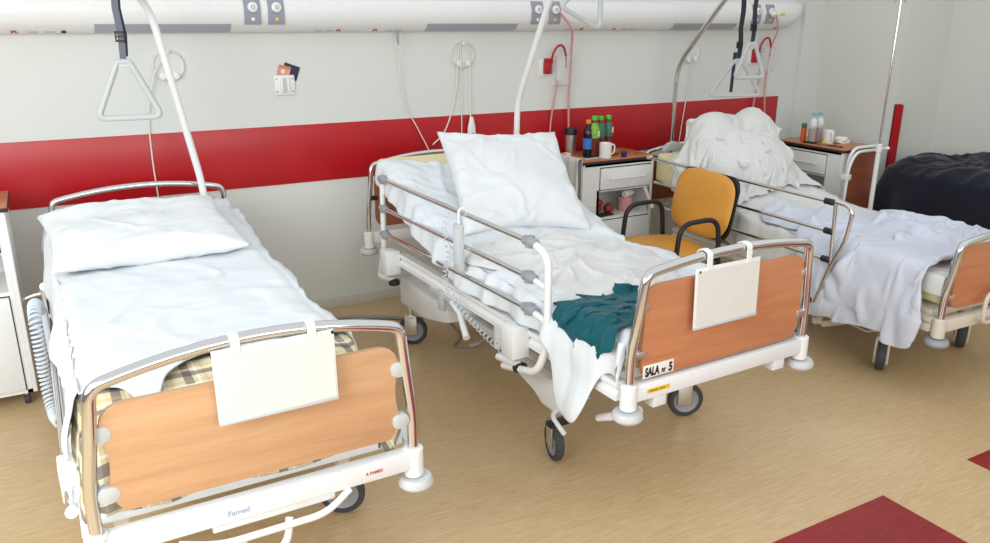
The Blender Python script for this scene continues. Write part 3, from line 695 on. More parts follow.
def drape(i, name, m, label, cat, ztop, uL, uR, v0, v1, dropL, dropR, amp=.006, seed=0., nu=110, nv=150, sc=4.0, off=.012, flare=.02, endfn=None, group=None, thick=.004, hemw=.012, uvs=None):
    def fn(a, b):
        v = v0(a)+(v1(a)-v0(a))*b if callable(v0) else v0+(v1-v0)*b
        l, r_ = uL(v)-off, uR(v)+off; dl, dr = dropL(v), dropR(v); rad = .035
        tot = dl+(r_-l)+dr; s = a*tot-dl
        zt = ztop(v)+off
        if s < 0:
            k = -s; u = l-flare*sstep(0, max(dl, .01), k)-.008*math.sin(v*9+seed)*sstep(0, .15, k)-.004*math.sin(v*27+2*seed)*sstep(0, .2, k); z = zt-k
            if k < rad: u += rad*(1-math.sin(PI/2*k/rad))*.3
        elif s > (r_-l):
            k = s-(r_-l); u = r_+flare*sstep(0, max(dr, .01), k)+.012*math.sin(v*21+seed)*sstep(0, .15, k); z = zt-k
        else: u = l+s; z = zt-.012*(sstep(.05, 0, s)+sstep(.05, 0, r_-l-s))
        p = (u+seed, v*1.3, 0)
        h = amp*(1.6*max(0, ridge((p[0]*1.5, p[1], 0), sc, seed)-.45)+.7*fbm(p, sc*1.7, 3)+.9*max(0, ridge((p[0]+p[1]*.6, p[1]*.5, 3), sc*1.3, seed+4)-.55))
        nrm = 1 if 0 <= s <= (r_-l) else .3
        q = Vector((u-(h*1.5 if s < 0 else -h*1.5 if s > r_-l else 0), v, z+h*nrm))
        if endfn: q = endfn(q, a, b, s)
        return q
    mb = MB(); mb.grid(nu, nv, fn, uvs or (lambda a, b: (a*1.1, b*2.2)))
    o = mb.build(name, m, angle=180); place(o, i)
    md = o.modifiers.new('thick', 'SOLIDIFY'); md.thickness = thick; md.offset = 1
    return tag(o, label, cat, group)
def make_pillow(name, m, label, w, h, mtx, press=2.2, n=34, seed=1, corner=.02, thick=.16, crease=.004):
    """stuffed pillow: two seamed layers puffed out, with pull wrinkles running in from the corners"""
    rnd = random.Random(seed); mb = MB(); k = n*2
    for sgn in (1, -1):
        def fn(a, b, sgn=sgn):
            x, y = a*2-1, b*2-1
            ex = 1-abs(x)**2.6; ey = 1-abs(y)**2.6
            t = max(0, ex*ey)**.42
            # concave edges between pointed corners
            px = x*w/2*(1-.07*(1-y*y)*abs(x)**2); py = y*h/2*(1-.15*(1-x*x)*abs(y)**2)
            e = 1-t
            z = sgn*thick/2*t
            d = Vector((x*1.1, y*1.1, seed*3+sgn))
            wr = .032*noise.noise(d*1.5)*t + crease*3.6*max(0, ridge((x+y*.5, y, sgn), 1.7, seed)-.5)*min(1, t*1.5)
            ang = math.atan2(y, x); rad_ = math.hypot(x, y)
            wr += crease*.9*math.sin(ang*13+7*noise.noise(d*2)+seed)*sstep(.55, 1.0, max(abs(x), abs(y)))*min(1, t*2.2)
            wr += crease*2.2*max(0, ridge((x*1.4-y, y*1.0, seed), 2.0, seed+9)-.5)*min(1, t*2)
            return Vector((px, py, z+wr*(1 if sgn > 0 else -.6)))
        mb.grid(k, k, fn)
    bmesh.ops.remove_doubles(mb.bm, verts=mb.bm.verts, dist=.0006)
    bmesh.ops.transform(mb.bm, matrix=mtx, verts=mb.bm.verts)
    o = mb.build(name, m, angle=180); return tag(o, label, 'pillow')

# ---------- left bed
z1t = lambda v: .752+.06*sstep(1.4, 2.2, v)
uL1 = lambda v: -.405; uR1 = lambda v: .345+.035*sstep(1.0, 2.1, v)
mt1 = mattress(1, 'mattress', 'foam', 'mattress of the left bed, hidden under plaid blanket and white sheet', lambda v: z1t(v)-.015, lambda v: .60, uL1, uR1, .05, 2.26)
MB_under = MB().box(-.40, .38, .10, 2.2, .547, .598, bev=.01).build('folded_underblanket', 'plaid'); place(MB_under, 1)
tag(MB_under, 'folded plaid blanket layer beneath the mattress of the left bed, seen under its foot board', 'blanket')
def end1(q, a, b, s):
    # foot end: wraps over the mattress end and hangs
    v = q.y
    if v < .06:
        k = .06-v; q = Vector((q.x, .06-.012-.012*math.sin(q.x*17), q.z-k*1.0))
    return q
drape(1, 'plaid_blanket', 'plaid', 'yellow, cream and purple plaid blanket showing at the foot of the left bed', 'blanket', lambda v: z1t(max(v, .06))-.004, uL1, uR1, -.17, .55, lambda v: .22, lambda v: .08, amp=.010, seed=2, nu=110, nv=80, endfn=end1, flare=.03, off=.010, uvs=lambda a, b: (a*1.25, b*.72))
def v0s(a): return .31+.08*sstep(.40, .50, a)-.20*math.exp(-((a-.33)/.045)**2)+.012*math.sin(a*19)
sheet1 = drape(1, 'bed_sheet', 'sheet', 'smooth white sheet spread over the left bed', 'sheet', lambda v: z1t(v)+.004, uL1, lambda v: uR1(v)+.006*math.sin(v*7), v0s, lambda a: 2.27, lambda v: .18+.02*math.sin(v*5), lambda v: .12, amp=.009, seed=5, nu=130, nv=200, off=.020, sc=2.6, flare=.03)
def pm(i, c, rx, ry, rz):
    x, y, r = {1: (.3884, -2.6474, .786), 2: (2.0161, -2.688, 1.493), 3: (3.95, -2.60, -2.0)}[i]
    return Matrix.Translation(bw(i, *c)) @ Matrix.Rotation(R(r), 4, 'Z') @ Matrix.Rotation(R(rz), 4, 'Z') @ Matrix.Rotation(R(rx), 4, 'X') @ Matrix.Rotation(R(ry), 4, 'Y')
make_pillow('pillow', 'pillow', 'plump white pillow lying flat at the head of the left bed', .755, .63, pm(1, (-.075, 1.675, .868), 8, 0, 2), thick=.14, seed=3, crease=.005)
drape(1, 'folded_sheet', 'sheet', 'folded white sheet end sticking out right of the left pillow', 'sheet', lambda v: z1t(v)+.022+.022*sstep(1.46, 1.62, v), lambda v: .05, lambda v: .375+.012*math.sin(v*9), 1.45, 2.22, lambda v: .0, lambda v: .07, amp=.006, seed=8, nu=60, nv=60, off=.0, sc=3, flare=.0)
# a small dark hair clip mark on the sheet
# ---------- middle bed
def z2t(v): return .692+.32*sstep(1.05, 2.25, v)
def z2b(v): return .60+.28*sstep(1.25, 2.3, v)
mt2 = mattress(2, 'mattress', 'foam', 'pale yellow mattress of the middle bed, bare at its raised top left corner', z2t, z2b, lambda v: -.42, lambda v: .42, .035, 2.19, n=30)
def v1s2(a): return 2.00+.10*math.sin(a*6+1)-.22*sstep(.32, .62, a)
drop2 = lambda v: .12+.22*math.exp(-((v-.26)/.125)**4)
def end2(q, a, b, s):
    if s < 0:
        k = math.exp(-((q.y-.26)/.14)**2)*sstep(0, -.15, s); q.x -= .055*k+.02*k*math.sin(q.z*20); q.y += (.26-q.y)*.22*k; q.y -= .05*k*sstep(0, -.3, s)
    if q.y < .035: q.z -= (.035-q.y)*.8; q.y = .033
    return q
sheet2 = drape(2, 'bed_sheet', 'sheet', 'creased white sheet on the middle bed, its corner hanging over the left frame', 'sheet', z2t, lambda v: -.42, lambda v: .42, lambda a: -.02, v1s2, drop2, lambda v: .15, amp=.018, seed=11, nu=160, nv=200, off=.014, sc=3.2, endfn=end2)
make_pillow('pillow', 'pillow', 'large white pillow propped upright on the raised head of the middle bed', .67, .70, pm(2, (.065, 1.55, .955), 37, 3, -14), thick=.14, seed=6, crease=.006)
# rumpled duvet: dropped and crumpled
def crumple(name, m, label, cat, i, u0, u1, v0, v1, z0, colliders, nx=64, ny=64, fold=.05, nf=5, seed=0, frames=34, sub=1, uv=None, bend=.6, thick=.008, rot=0., extra=None, selfcol=False, mass=.3, smo=5):
    x, y, r = {1: (.3884, -2.6474, .786), 2: (2.0161, -2.688, 1.493), 3: (3.95, -2.60, -2.0)}[i]
    mb = MB()
    def fn(a, b):
        u = u0+(u1-u0)*a; v = v0+(v1-v0)*b
        if rot:
            cu, cv = (u0+u1)/2, (v0+v1)/2; c, s = math.cos(R(rot)), math.sin(R(rot)); u, v = cu+(u-cu)*c-(v-cv)*s, cv+(u-cu)*s+(v-cv)*c
        zz = z0+fold*math.sin(a*nf*2*PI+seed+2.5*noise.noise(Vector((a*2, b*3, seed))))*(.6+.6*noise.noise(Vector((a*3, b*2, seed+3))))+fold*.8*math.sin(b*(nf-1)*2*PI+seed*2+3*noise.noise(Vector((a*3, b*2, seed+7))))*.7
        if extra: zz += extra(a, b)
        return bw(i, u, v, zz)
    mb.grid(nx, ny, fn, (lambda a, b: (a, b)))
    o = mb.build(name, m, angle=180)
    simulate(o, colliders, frames=frames, bend=bend, thick=thick, stiff=10, selfcol=selfcol, mass=mass)
    sm = o.modifiers.new('smooth', 'SMOOTH'); sm.factor = .5; sm.iterations = smo
    smooth_sub(o, sub)
    md = o.modifiers.new('thick', 'SOLIDIFY'); md.thickness = .005; md.offset = 1
    return tag(o, label, cat)
def puffy(name, m, label, cat, i, c, half, rot, zt, T, seed=0., amp=.05, n=170, pw=3.2):
    """soft heaped bedding resting on a surface of height zt(v)"""
    mb = MB(); cr, sr = math.cos(R(rot)), math.sin(R(rot))
    def fn(a, b, top=True):
        x, y = a*2-1, b*2-1
        l = (abs(x)**pw+abs(y)**pw)**(1/pw) or 1; e = max(abs(x), abs(y)); f = e/l
        th = math.atan2(y, x); wob = 1+.07*math.sin(th*3+seed)+.05*math.sin(th*5+2*seed)+.03*math.sin(th*11+seed)
        px, py = x*f*half[0]*wob, y*f*half[1]*wob
        u = c[0]+px*cr-py*sr; v = c[1]+px*sr+py*cr
        z0_ = zt(v)+.016
        if not top: return Vector((u, v, z0_-.004))
        ed = (1-e**8)**.5 if e < 1 else 0
        p = Vector((u+seed, v+seed*.7, seed))
        q = Vector((p.x*.8+p.y*.6, p.y*1.5-p.x*.9, seed))
        h = T*(.55+.9*noise.noise(p*3.2))+amp*max(0, ridge(q, 2.1, seed)-.30)+amp*.55*max(0, ridge(q*1.0+Vector((3, 1, 0)), 4.3, seed+2)-.45)+amp*.22*max(0, ridge(p, 9, seed+5)-.5)
        return Vector((u, v, z0_+max(.006, h)*ed+.004))
    mb.grid(n, n, fn); mb.grid(30, 30, lambda a, b: fn(a, b, False))
    o = mb.build(name, m, angle=180); place(o, i); return tag(o, label, cat)
def col_box(i, u0, u1, v0, v1, z0, z1, n=1):
    o = MB().box(u0, u1, v0, v1, z0, z1, bev=.02).build('temporary_collider', 'white'); place(o, i); return o
ca = mattress(2, 'temporary_collider', 'white', None, lambda v: z2t(v)+.02, z2b, lambda v: -.43, lambda v: .43, .03, 2.2, n=12)
cb = col_box(2, -.45, .45, -.03, .02, .4, .92); cc = temp_mesh(lambda m: m.box(-2, 7, -7, .0, -.05, .0))
puffy('duvet', 'duvet', 'rumpled white duvet heaped across the middle bed', 'duvet', 2, (-.03, .80), (.34, .46), 6, z2t, .045, seed=1.3, amp=.048)
puffy('folded_duvet_end', 'duvet', 'loose white duvet fold lying near the left guard rail of the middle bed', 'duvet', 2, (-.22, .98), (.19, .22), 25, z2t, .045, seed=7.7, amp=.045, n=90)
crumple('teal_garment', 'teal', 'crumpled dark teal velour garment at the foot of the middle bed', 'clothing', 2, -.50, .0, .07, .40, .92, [ca, cb, cc], nx=90, ny=52, fold=.075, nf=4, seed=4.1, frames=15, rot=-6, thick=.014, bend=.3)
drop(ca, cb)
# ---------- right bed
def z3t(v): return .60+.27*sstep(1.15, 2.3, v)
def z3b(v): return .46+.22*sstep(1.25, 2.3, v)
mt3 = mattress(3, 'mattress', 'foam', 'pale yellow mattress of the right bed, bare at its raised head corner', z3t, z3b, lambda v: -.41, lambda v: .41, .035, 2.19, n=30)
drape(3, 'bed_sheet', 'duvet', 'white sheet on the right bed, hanging untidily behind the chrome rails', 'sheet', z3t, lambda v: -.41, lambda v: .41, lambda a: .02, lambda a: 1.98, lambda v: .10+.10*sstep(.85, 1.0, v)+.03*math.sin(v*6)*sstep(.9, 1.1, v), lambda v: .12, amp=.010, seed=21, nu=120, nv=170, off=.010, sc=3.0, flare=.0)
ca = mattress(3, 'temporary_collider', 'white', None, lambda v: z3t(v)+.035, z3b, lambda v: -.452, lambda v: .44, .03, 2.2, n=12)
cb = temp_mesh(lambda m: m.box(-.45, .45, -.03, .02, .3, .76).box(-.485, .48, .02, 1.6, .32, .44, bev=.01)); place(cb, 3)
crumple('blanket_cover', 'blue_sheet', 'bluish white duvet cover spilling over the left side of the right bed at its foot', 'duvet', 3, -.72, .52, .02, .90, .82, [ca, cb, cc], nx=96, ny=72, fold=.085, nf=4, seed=2.2, frames=26, rot=4, bend=.5)
puffy('loose_cover', 'blue_sheet', 'small bunched white cover lying mid-bed on the right bed against the rails', 'cover', 3, (-.20, 1.02), (.20, .27), 15, z3t, .05, seed=5.2, amp=.06, n=90)
puffy('flat_cover', 'blue_sheet', 'bluish white cover folds lying along the far side of the right bed near its foot', 'cover', 3, (.16, .46), (.24, .36), -6, lambda v: z3t(v)+.02, .055, seed=9.4, amp=.08, n=110)
drop(ca, cb)
# big bundled pillow and duvet at the head of the right bed
cd1 = mattress(3, 'temporary_collider', 'white', None, lambda v: z3t(v)+.02, z3b, lambda v: -.43, lambda v: .43, .03, 2.2, n=12)
core = MB().sphere((-.19, 1.90, .90), .17, (1, .9, 1.45), 24).sphere((.14, 1.90, .90), .18, (1, .9, 1.40), 24).sphere((.0, 1.78, .80), .30, (1.15, .75, .75), 24).build('temporary_collider', 'white'); place(core, 3)
cw = col_box(3, -.45, .45, 2.21, 2.25, .4, .95)
crumple('bundled_duvet', 'duvet', 'tall white bundled duvet standing at the raised head of the right bed', 'duvet', 3, -.52, .45, 1.38, 2.24, 1.36, [cd1, core, cw, cc], nx=110, ny=96, fold=.105, nf=5, seed=3.4, frames=27, rot=4, bend=.12, mass=.3, smo=2)
drop(cd1, core, cw)

# ================================================================== CHART BOARDS
def chart(i, u0, u1, z0, z1, mname, label, zl):
    x, y, r = {1: (.3884, -2.6474, .786), 2: (2.0161, -2.688, 1.493)}[i]
    t = thing('chart_board', label, 'chart board', bw(i, (u0+u1)/2, -.036, (z0+z1)/2), r)
    w, h = (u1-u0)/2, (z1-z0)/2; t.rotation_euler.x = R(-2)
    hl = zl-(z0+z1)/2
    MB().box(-w, w, -.003, .003, -h, h, bev=.001).build('board', 'plastic', t)
    MB().box(-w+.006, w-.006, -.0042, -.003, -h+.010, h-.012).build('paper_chart', mname, t)
    for s in (-1, 1):
        m = MB(); px = s*w*.62
        m.tube(fillet([(px, -.004, h-.012), (px, -.004, hl-.006), (px, .022, hl+.004), (px, .048, hl-.008), (px, .048, hl-.04)], .012), .003, 8)
        for dx in (-.009, -.005, 0, .005, .009): m.tube(fillet([(px+dx, -.004, h-.012), (px+dx, -.004, hl-.006), (px+dx, .022, hl+.004), (px+dx, .048, hl-.008), (px+dx, .048, hl-.04)], .012), .003, 8)
        m.build('hanging_clip', 'plastic', t)
    MB().box(-w, w, -.006, .004, -h-.003, -h+.006, bev=.001).build('edge_strip', 'lgrey', t)
    return t, w, h
t, w_, h_ = chart(1, -.118, .197, .758, .957, 'chart1', 'blank-looking white chart board hanging from the foot rail of the left bed', .985)
MB().box(w_-.008, w_-.001, -.0048, -.0035, h_-.012, h_-.003).build('corner_mark', 'ink', t)
t, w_, h_ = chart(2, -.196, .108, .735, .950, 'chart2', 'white ruled chart sheet hanging from the foot rail of the middle bed', 1.004)
MB().box(-w_+.012, -w_+.020, -.0048, -.0035, h_-.018, h_-.010).build('corner_mark', 'ink', t)

# ================================================================== HAND CONTROLS WITH COILED CABLES
def coil(pts, r, n, wire_r):
    P = spline(pts, 30); out = []; N = len(P)*4
    acc = [0]
    for a, b in zip(P, P[1:]): acc.append(acc[-1]+(b-a).length)
    T = acc[-1]; j = 0
    steps = n*14
    for k in range(steps+1):
        s = T*k/steps
        while j < len(P)-2 and acc[j+1] < s: j += 1
        f = (s-acc[j])/max(1e-6, acc[j+1]-acc[j]); p_ = P[j].lerp(P[j+1], min(1, f)); tg = (P[j+1]-P[j]).normalized()
        a_ = tg.cross(Vector((1, .3, 0))).normalized(); b_ = tg.cross(a_); th = 2*PI*n*k/steps
        out.append(p_+(a_*math.cos(th)+b_*math.sin(th))*r)
    return MB().tube(out, wire_r, 6)
hc = thing('hand_control', 'pale grey hand control hooked on the guard rail of the middle bed', 'hand control', bw(2, -.50, 1.08, .80), 1.5)
MB().box(-.014, .014, -.030, .030, -.11, .10, bev=.008).build('handset', 'lgrey', hc)
MB().box(-.017, -.013, -.022, .022, -.08, .08, bev=.001).build('keypad', 'coil', hc)
MB().tube(fillet([(0, 0, .09), (0, 0, .165), (.04, 0, .165), (.045, 0, .12)], .02), .006, 8).build('hook', 'plastic', hc)
coil([(-.01, .05, .14), (-.02, .10, .06), (-.015, .06, -.05), (-.02, .10, -.16), (-.02, -.02, -.26), (.0, -.30, -.35), (.02, -.45, -.37)], .011, 34, .0022).build('coiled_cable', 'coil', hc)
hb = thing('hand_control', 'pale blue-grey hand control with thick coiled cable at the left side of the left bed', 'hand control', bw(1, -.49, 1.62, .54), .8)
MB().box(-.012, .012, -.035, .03, -.12, .06, bev=.008).build('handset', 'coil', hb)
coil([(-.01, .0, .05), (-.025, -.10, .12), (-.03, -.22, .10), (-.03, -.25, -.02), (-.03, -.26, -.16), (-.02, -.34, -.25), (-.0, -.5, -.22)], .019, 46, .0055).build('coiled_cable', 'coil', hb)
MB().tube(fillet([(-.478, 1.86, Z1+.12), (-.478, 1.80, Z1+.06), (-.478, 1.66, Z1-.02), (-.478, .25, Z1-.05), (-.478, .14, Z1+.0)], .05), .016, 12).build('guard_rail_bar', 'chrome', bed1)
MB().tube(fillet([(-.46, 1.90, Z1-.02), (-.478, 1.88, Z1+.09), (-.478, 1.80, Z1+.13)], .04), .017, 12).build('rail_post', 'white', bed1)
MB().box(-.50, -.45, 1.70, 1.78, Z1-.09, Z1+.03, bev=.006).build('rail_bracket', 'white', bed1)
MB().box(-.50, -.45, .34, .42, Z1-.09, Z1+.03, bev=.006).build('rail_bracket', 'white', bed1)

# ================================================================== BEDSIDE CABINETS
def cabinet(loc, rotz, label, wd, dp, H, stile=.10, side='left', top_m='top', rail=None, tray=False, z0=.07, body_m='white'):
    """local: front at y=-dp (faces -y), x 0..wd"""
    c = thing('bedside_cabinet', label, 'cabinet', loc, rotz)
    t = .018; ov = .012
    xa, xb = (stile, wd-.02) if side == 'left' else (.02, wd-stile)
    zt = H-.022
    zd1 = zt-.035; zd0 = zd1-.145; zs0 = zd0-.185
    m = MB()
    m.box(0, t, -dp, 0, z0, zt, bev=.002).box(wd-t, wd, -dp, 0, z0, zt, bev=.002).box(t, wd-t, -t, 0, z0, zt).box(t, wd-t, -dp, -t, z0, z0+t).box(t, wd-t, -dp, -t, zt-t, zt)
    m.box(t, xa, -dp, -dp+t, z0, zt).box(xb, wd-t, -dp, -dp+t, z0, zt)
    m.box(xa, xb, -dp, -t, zs0-t, zs0).box(xa, xb, -dp, -t, zd0-.012, zd0-.004).box(xa, xb, -dp, -dp+t, zd1, zt)
    m.box(xa-t, xa, -dp, -t, zs0, zd0).box(xb, xb+t*.5, -dp+.01, -t, zs0, zd0)
    m.build('body', body_m, c)
    MB().box(-ov-.004, wd+ov+.004, -dp-ov-.004, ov*.2, zt, H-.004, bev=.003).build('top_edge', 'dark_edge', c)
    MB().box(-ov, wd+ov, -dp-ov, 0, zt+.004, H, bev=.003).build('top', top_m, c)
    MB().box(xa, xb, -dp-.001, -dp+.008, zd0, zd1+.006).build('drawer_gap', 'ink', c)
    d = MB().box(xa+.004, xb-.004, -dp-.014, -dp+.006, zd0+.004, zd1, bev=.003).build('drawer', body_m, c)
    xm = (xa+xb)/2; hw = (xb-xa)*.32
    MB().tube(fillet([(xm-hw, -dp-.012, zd0+.075), (xm-hw, -dp-.034, zd0+.075), (xm+hw, -dp-.034, zd0+.075), (xm+hw, -dp-.012, zd0+.075)], .012), .0055, 10).build('handle', 'plastic', d)
    MB().box(xa, xb, -dp-.001, -dp+.008, z0+t, zs0-t-.002).build('door_gap', 'ink', c)
    dr = MB().box(xa+.004, xb-.004, -dp-.014, -dp+.006, z0+t+.004, zs0-t-.006, bev=.003).build('door', body_m, c)
    zh = zs0-.10
    MB().tube(fillet([(xa+.045, -dp-.012, zh), (xa+.045, -dp-.034, zh), (xa+.045, -dp-.034, zh-.10), (xa+.045, -dp-.012, zh-.10)], .012), .0055, 10).build('handle', 'plastic', dr)
    for sx in (.05, wd-.05):
        for sy in (-.05, -dp+.05):
            w_ = MB().cyl((sx, sy, .045), (sx, sy, z0+.005), .010, 10).build('caster', 'lgrey', c)
            MB().cyl((sx-.012, sy, .024), (sx+.012, sy, .024), .024, 16, bev=.003).build('wheel', 'rubber', w_)
    if rail:
        x_ = -.055 if rail == 'left' else wd+.055; xi = 0 if rail == 'left' else wd
        MB().tube(fillet([(xi, -.03, H-.06), (x_, -.03, H-.02), (x_, -.03, H+.005), (x_, -dp+.01, H+.005), (x_, -dp-.01, H-.10), (x_, -dp-.01, .50), (xi, -dp+.02, .48)], .04), .010, 12).build('towel_rail', 'plastic', c)
    return c
cabinet((2.985, -.055, 0), 0, 'white bedside cabinet with bottles and a mug on top, between middle and right beds', .585, .375, .862, stile=.135, rail='left')
c3 = cabinet((5.325, -.275, 0), -90, 'white bedside cabinet with wooden top standing by the right wall beyond the right bed', .60, .395, .855, stile=.13, side='right')
c1 = cabinet((-.795, -.22, 0), 0, 'tall white bedside cabinet cut by the left edge of the picture', .575, .385, .955, stile=.04, side='right')
MB().tube(fillet([(.575, -.30, .50), (.66, -.30, .52), (.80, -.30, .48)], .04), .013, 12).build('side_bar', 'chrome', c1)
# folded overbed tray hanging on the near side of the far cabinet
fx = .60+.03
MB().box(fx+.02, fx+.036, -.03, -.33, .24, .845, bev=.02).build('folded_tray', 'brown', c3) if False else None
tr = MB().prism(rrect(-.40, -.10, .20, .84, .05, 6), .655, .672, bev=.003)
o = tr.build('folded_tray', 'brown', c3); o.rotation_euler = (0, 0, R(90)); o.location = (1.30, 0.0, 0); o.location = (1.30, .03, 0)
MB().tube(fillet([(.66, -.43, .12), (.66, -.41, .80), (.66, -.36, .875), (.66, -.12, .875), (.66, -.08, .80), (.66, -.10, .12)], .07), .012, 12).tube(fillet([(.70, -.47, .12), (.70, -.45, .76), (.70, -.39, .855), (.70, -.15, .855)], .07), .011, 12).box(.655, .71, -.47, -.42, .66, .70, bev=.004).build('tray_frame', 'plastic', c3)

# towel hanging on the side rail of the middle cabinet
def towel():
    mb = MB()
    def fn(a, b):
        y = -.17-.30*a; s = b*.78; k = .37
        x = 2.93; z = .885
        if s < k: x = 2.915-.008-.006*math.sin(a*19); z = .880-(k-s)
        elif s > k+.035: x = 2.945+.008+.012*math.sin(a*15+1); z = .880-(s-k-.035)*.9
        else:
            th = (s-k)/.035*PI; x = 2.93-.016*math.cos(th); z = .880+.014*math.sin(th)
        f = abs(s-k)/k
        if s < k: x -= .035*f*(.5+.5*math.sin(a*13+f)); y -= .03*f*a
        z += .01*noise.noise(Vector((a*4, b*4, 1)))
        return Vector((x, y, z))
    mb.grid(60, 70, fn); o = mb.build('towel', 'towel', angle=180); o.modifiers.new('t', 'SOLIDIFY').thickness = .005
    return tag(o, 'pale grey towel hanging over the white side rail left of the bottle cabinet', 'towel')
towel()

# ---- things on and in the middle cabinet (top surface at z = .862)
ZT = .862
def lathe_thing(name, label, cat, loc, parts, group=None, seg=24):
    t = thing(name, label, cat, loc, 0, group)
    for n_, m_, pr in parts: MB().lathe(pr, seg=seg).build(n_, m_, t)
    return t
lathe_thing('travel_mug', 'steel travel tumbler with black lid at the left back of the bottle cabinet', 'tumbler', (3.075, -.145, ZT), [
    ('cup', 'steel', [(0, 0), (.028, 0), (.033, .01), (.040, .13), (.041, .135), (0, .135)]), ('lid', 'black', [(0, .135), (.0425, .135), (.0435, .165), (.041, .178), (0, .18)])])
def bottle(loc, label, body, cap, lbl, s=1., lz=(.10, .19), wl=None, group=None, full=True, shoulder=.19, n='juice_bottle', parts_extra=None):
    t = thing(n, label, 'bottle', loc, 0, group)
    r = .032*s; h = .235*s
    pr = [(0, .002), (r*.8, 0), (r, .008)]
    for k in range(1, 9): z = h*.08+h*.34*k/8; pr.append((r*(1-(.05 if k % 2 else 0)), z))
    pr += [(r, h*.45), (r*1.0, h*.62), (r*.93, h*.72), (r*.62, h*.85), (r*.42, h*.92), (r*.42, h*.97), (0, h*.97)]
    MB().lathe(pr, 24).build('body', body, t)
    MB().lathe([(0, h*.93), (r*.55, h*.93), (r*.57, h*.94), (r*.55, h*1.03), (0, h*1.035)], 20).build('cap', cap, t)
    def rad(q): 
        ks = [(0, 1.03), (.62, 1.03), (.72, .97), (.85, .67), (.92, .46)]
        for (qa, ra), (qb, rb) in zip(ks, ks[1:]):
            if q <= qb: return ra+(rb-ra)*(q-qa)/(qb-qa)
        return .46
    MB().lathe([(r*rad(lz[0]+(lz[1]-lz[0])*k/8), h*(lz[0]+(lz[1]-lz[0])*k/8)) for k in range(9)], 24).build('wrap_label', lbl, t)
    if wl: MB().box(-r*.3, r*.3, -r*1.06, -r*.98, h*wl[0], h*wl[1]).build('white_mark', 'wlabel', t, rot=(0, 0, R(25)))
    return t
bottle((3.135, -.262, ZT), 'dark drink bottle with orange cap and blue label next to the tumbler', 'cola', 'ocap', 'blabel', 1.0, (.22, .52), wl=(.66, .70))
bottle((3.175, -.275, ZT), 'red-brown juice bottle with green cap and light green label, largest of the three', 'juice', 'green', 'glabel', 1.10, (.48, .86), wl=(.52, .66))
bottle((3.255, -.235, ZT), 'juice bottle with green cap and dark green label standing behind between the other two', 'juice', 'green', 'tlabel', 1.06, (.48, .86))
bottle((3.335, -.215, ZT), 'rightmost green-capped juice bottle behind the white mug', 'juice', 'green', 'tlabel', 1.06, (.48, .86), wl=(.58, .72))
def mug(loc, rz, label, s=1.):
    t = thing('mug', label, 'mug', loc, rz)
    MB().lathe([(0, .003), (.034*s, 0), (.040*s, .004), (.041*s, .10*s), (.039*s, .102*s), (.037*s, .098*s), (.036*s, .01), (0, .008)], 28).build('cup', 'mug', t)
    MB().tube(spline([(.038*s, 0, .082*s), (.062*s, 0, .086*s), (.070*s, 0, .06*s), (.062*s, 0, .032*s), (.038*s, 0, .022*s)]), .0055, 10).build('handle', 'mug', t)
    return t
mug((3.195, -.380, ZT), -5, 'white mug in front of the juice bottles')
ph = thing('mobile_phone', 'dark mobile phone lying at the front edge in front of the dark bottle', 'phone', (3.105, -.345, ZT), 0)
MB().box(-.07, .07, -.034, .034, 0, .010, bev=.004).build('case', 'lgrey', ph, rot=(0, 0, R(8)))
MB().box(-.064, .064, -.029, .029, .0098, .0112).build('screen', 'black', ph, rot=(0, 0, R(8)))
tag(MB().lathe([(0, .001), (.017, 0), (.019, .004), (.019, .036), (.017, .038), (0, .038)], 20).build('bottle_cap', 'navyp', loc=(3.335, -.40, ZT)), 'small dark blue plastic cup right of the white mug', 'cup')
bx = thing('small_box', 'small orange and white carton at the far left of the bottle cabinet top', 'box', (2.995, -.20, ZT), 12)
MB().box(-.035, .035, -.02, .02, 0, .022, bev=.001).build('carton', 'orangebox', bx); MB().box(-.005, .036, -.0205, .0205, .004, .0225).build('carton_label', 'paper', bx)
tag(MB().sphere((0, 0, .02), .03, (1.3, .9, .7)).build('snack', 'bread', loc=(3.335, -.30, ZT)), 'brown snack lying behind the blue cup', 'food')
tag(MB().sphere((0, 0, .008), .010, (1.2, .9, .8), 10).build('crumb', 'bread', loc=(3.50, -.33, ZT)), 'tiny pale crumb near the right front of the bottle cabinet top', 'food')
zsf = .862-.022-.035-.145-.185
fr = ((3.145, .036), (3.20, .033), (3.255, .036), (3.17, .030))
for k, (x, r_) in enumerate(fr):
    dz = 0 if k < 3 else .052; yy = -.36 if k != 1 else -.30
    t_ = thing('red_fruit', ['round red-brown fruit at the left front of the cabinet shelf', 'red-brown fruit further back on the cabinet shelf', 'red-brown fruit at the middle of the cabinet shelf', 'red-brown fruit on top of the others on the cabinet shelf'][k], 'fruit', (x, yy, zsf+r_+dz))
    MB().sphere((0, 0, 0), r_, (1, 1, .92)).build('flesh', 'onion', t_); MB().cyl((0, 0, r_*.8), (.004, 0, r_*1.15), .003, 8).build('stem', 'bread', t_)
tag(MB().box(-.06, .06, -.03, .03, 0, .012, bev=.002).build('notebook', 'dark_edge', loc=(3.20, -.395, zsf), rot=(0, 0, R(10))), 'thin dark flat packet on the cabinet shelf in front of the fruit', 'packet')
pk = thing('toilet_roll', 'pink paper roll on the cabinet shelf', 'roll', (3.42, -.33, zsf))
MB().lathe([(.018, 0), (.050, 0), (.052, .003), (.052, .095), (.050, .098), (.018, .098), (.018, 0)], 28).build('paper_layers', 'pink', pk)
wt = thing('small_bottle', 'small white bottle lying on top of the pink roll', 'bottle', (3.42, -.36, zsf+.125), 20)
MB().cyl((-.05, 0, 0), (.02, 0, 0), .026, 20, bev=.006).build('bottle_body', 'plastic', wt); MB().cyl((.02, 0, 0), (.05, 0, 0), .018, 16, bev=.003).build('cap', 'mug', wt)

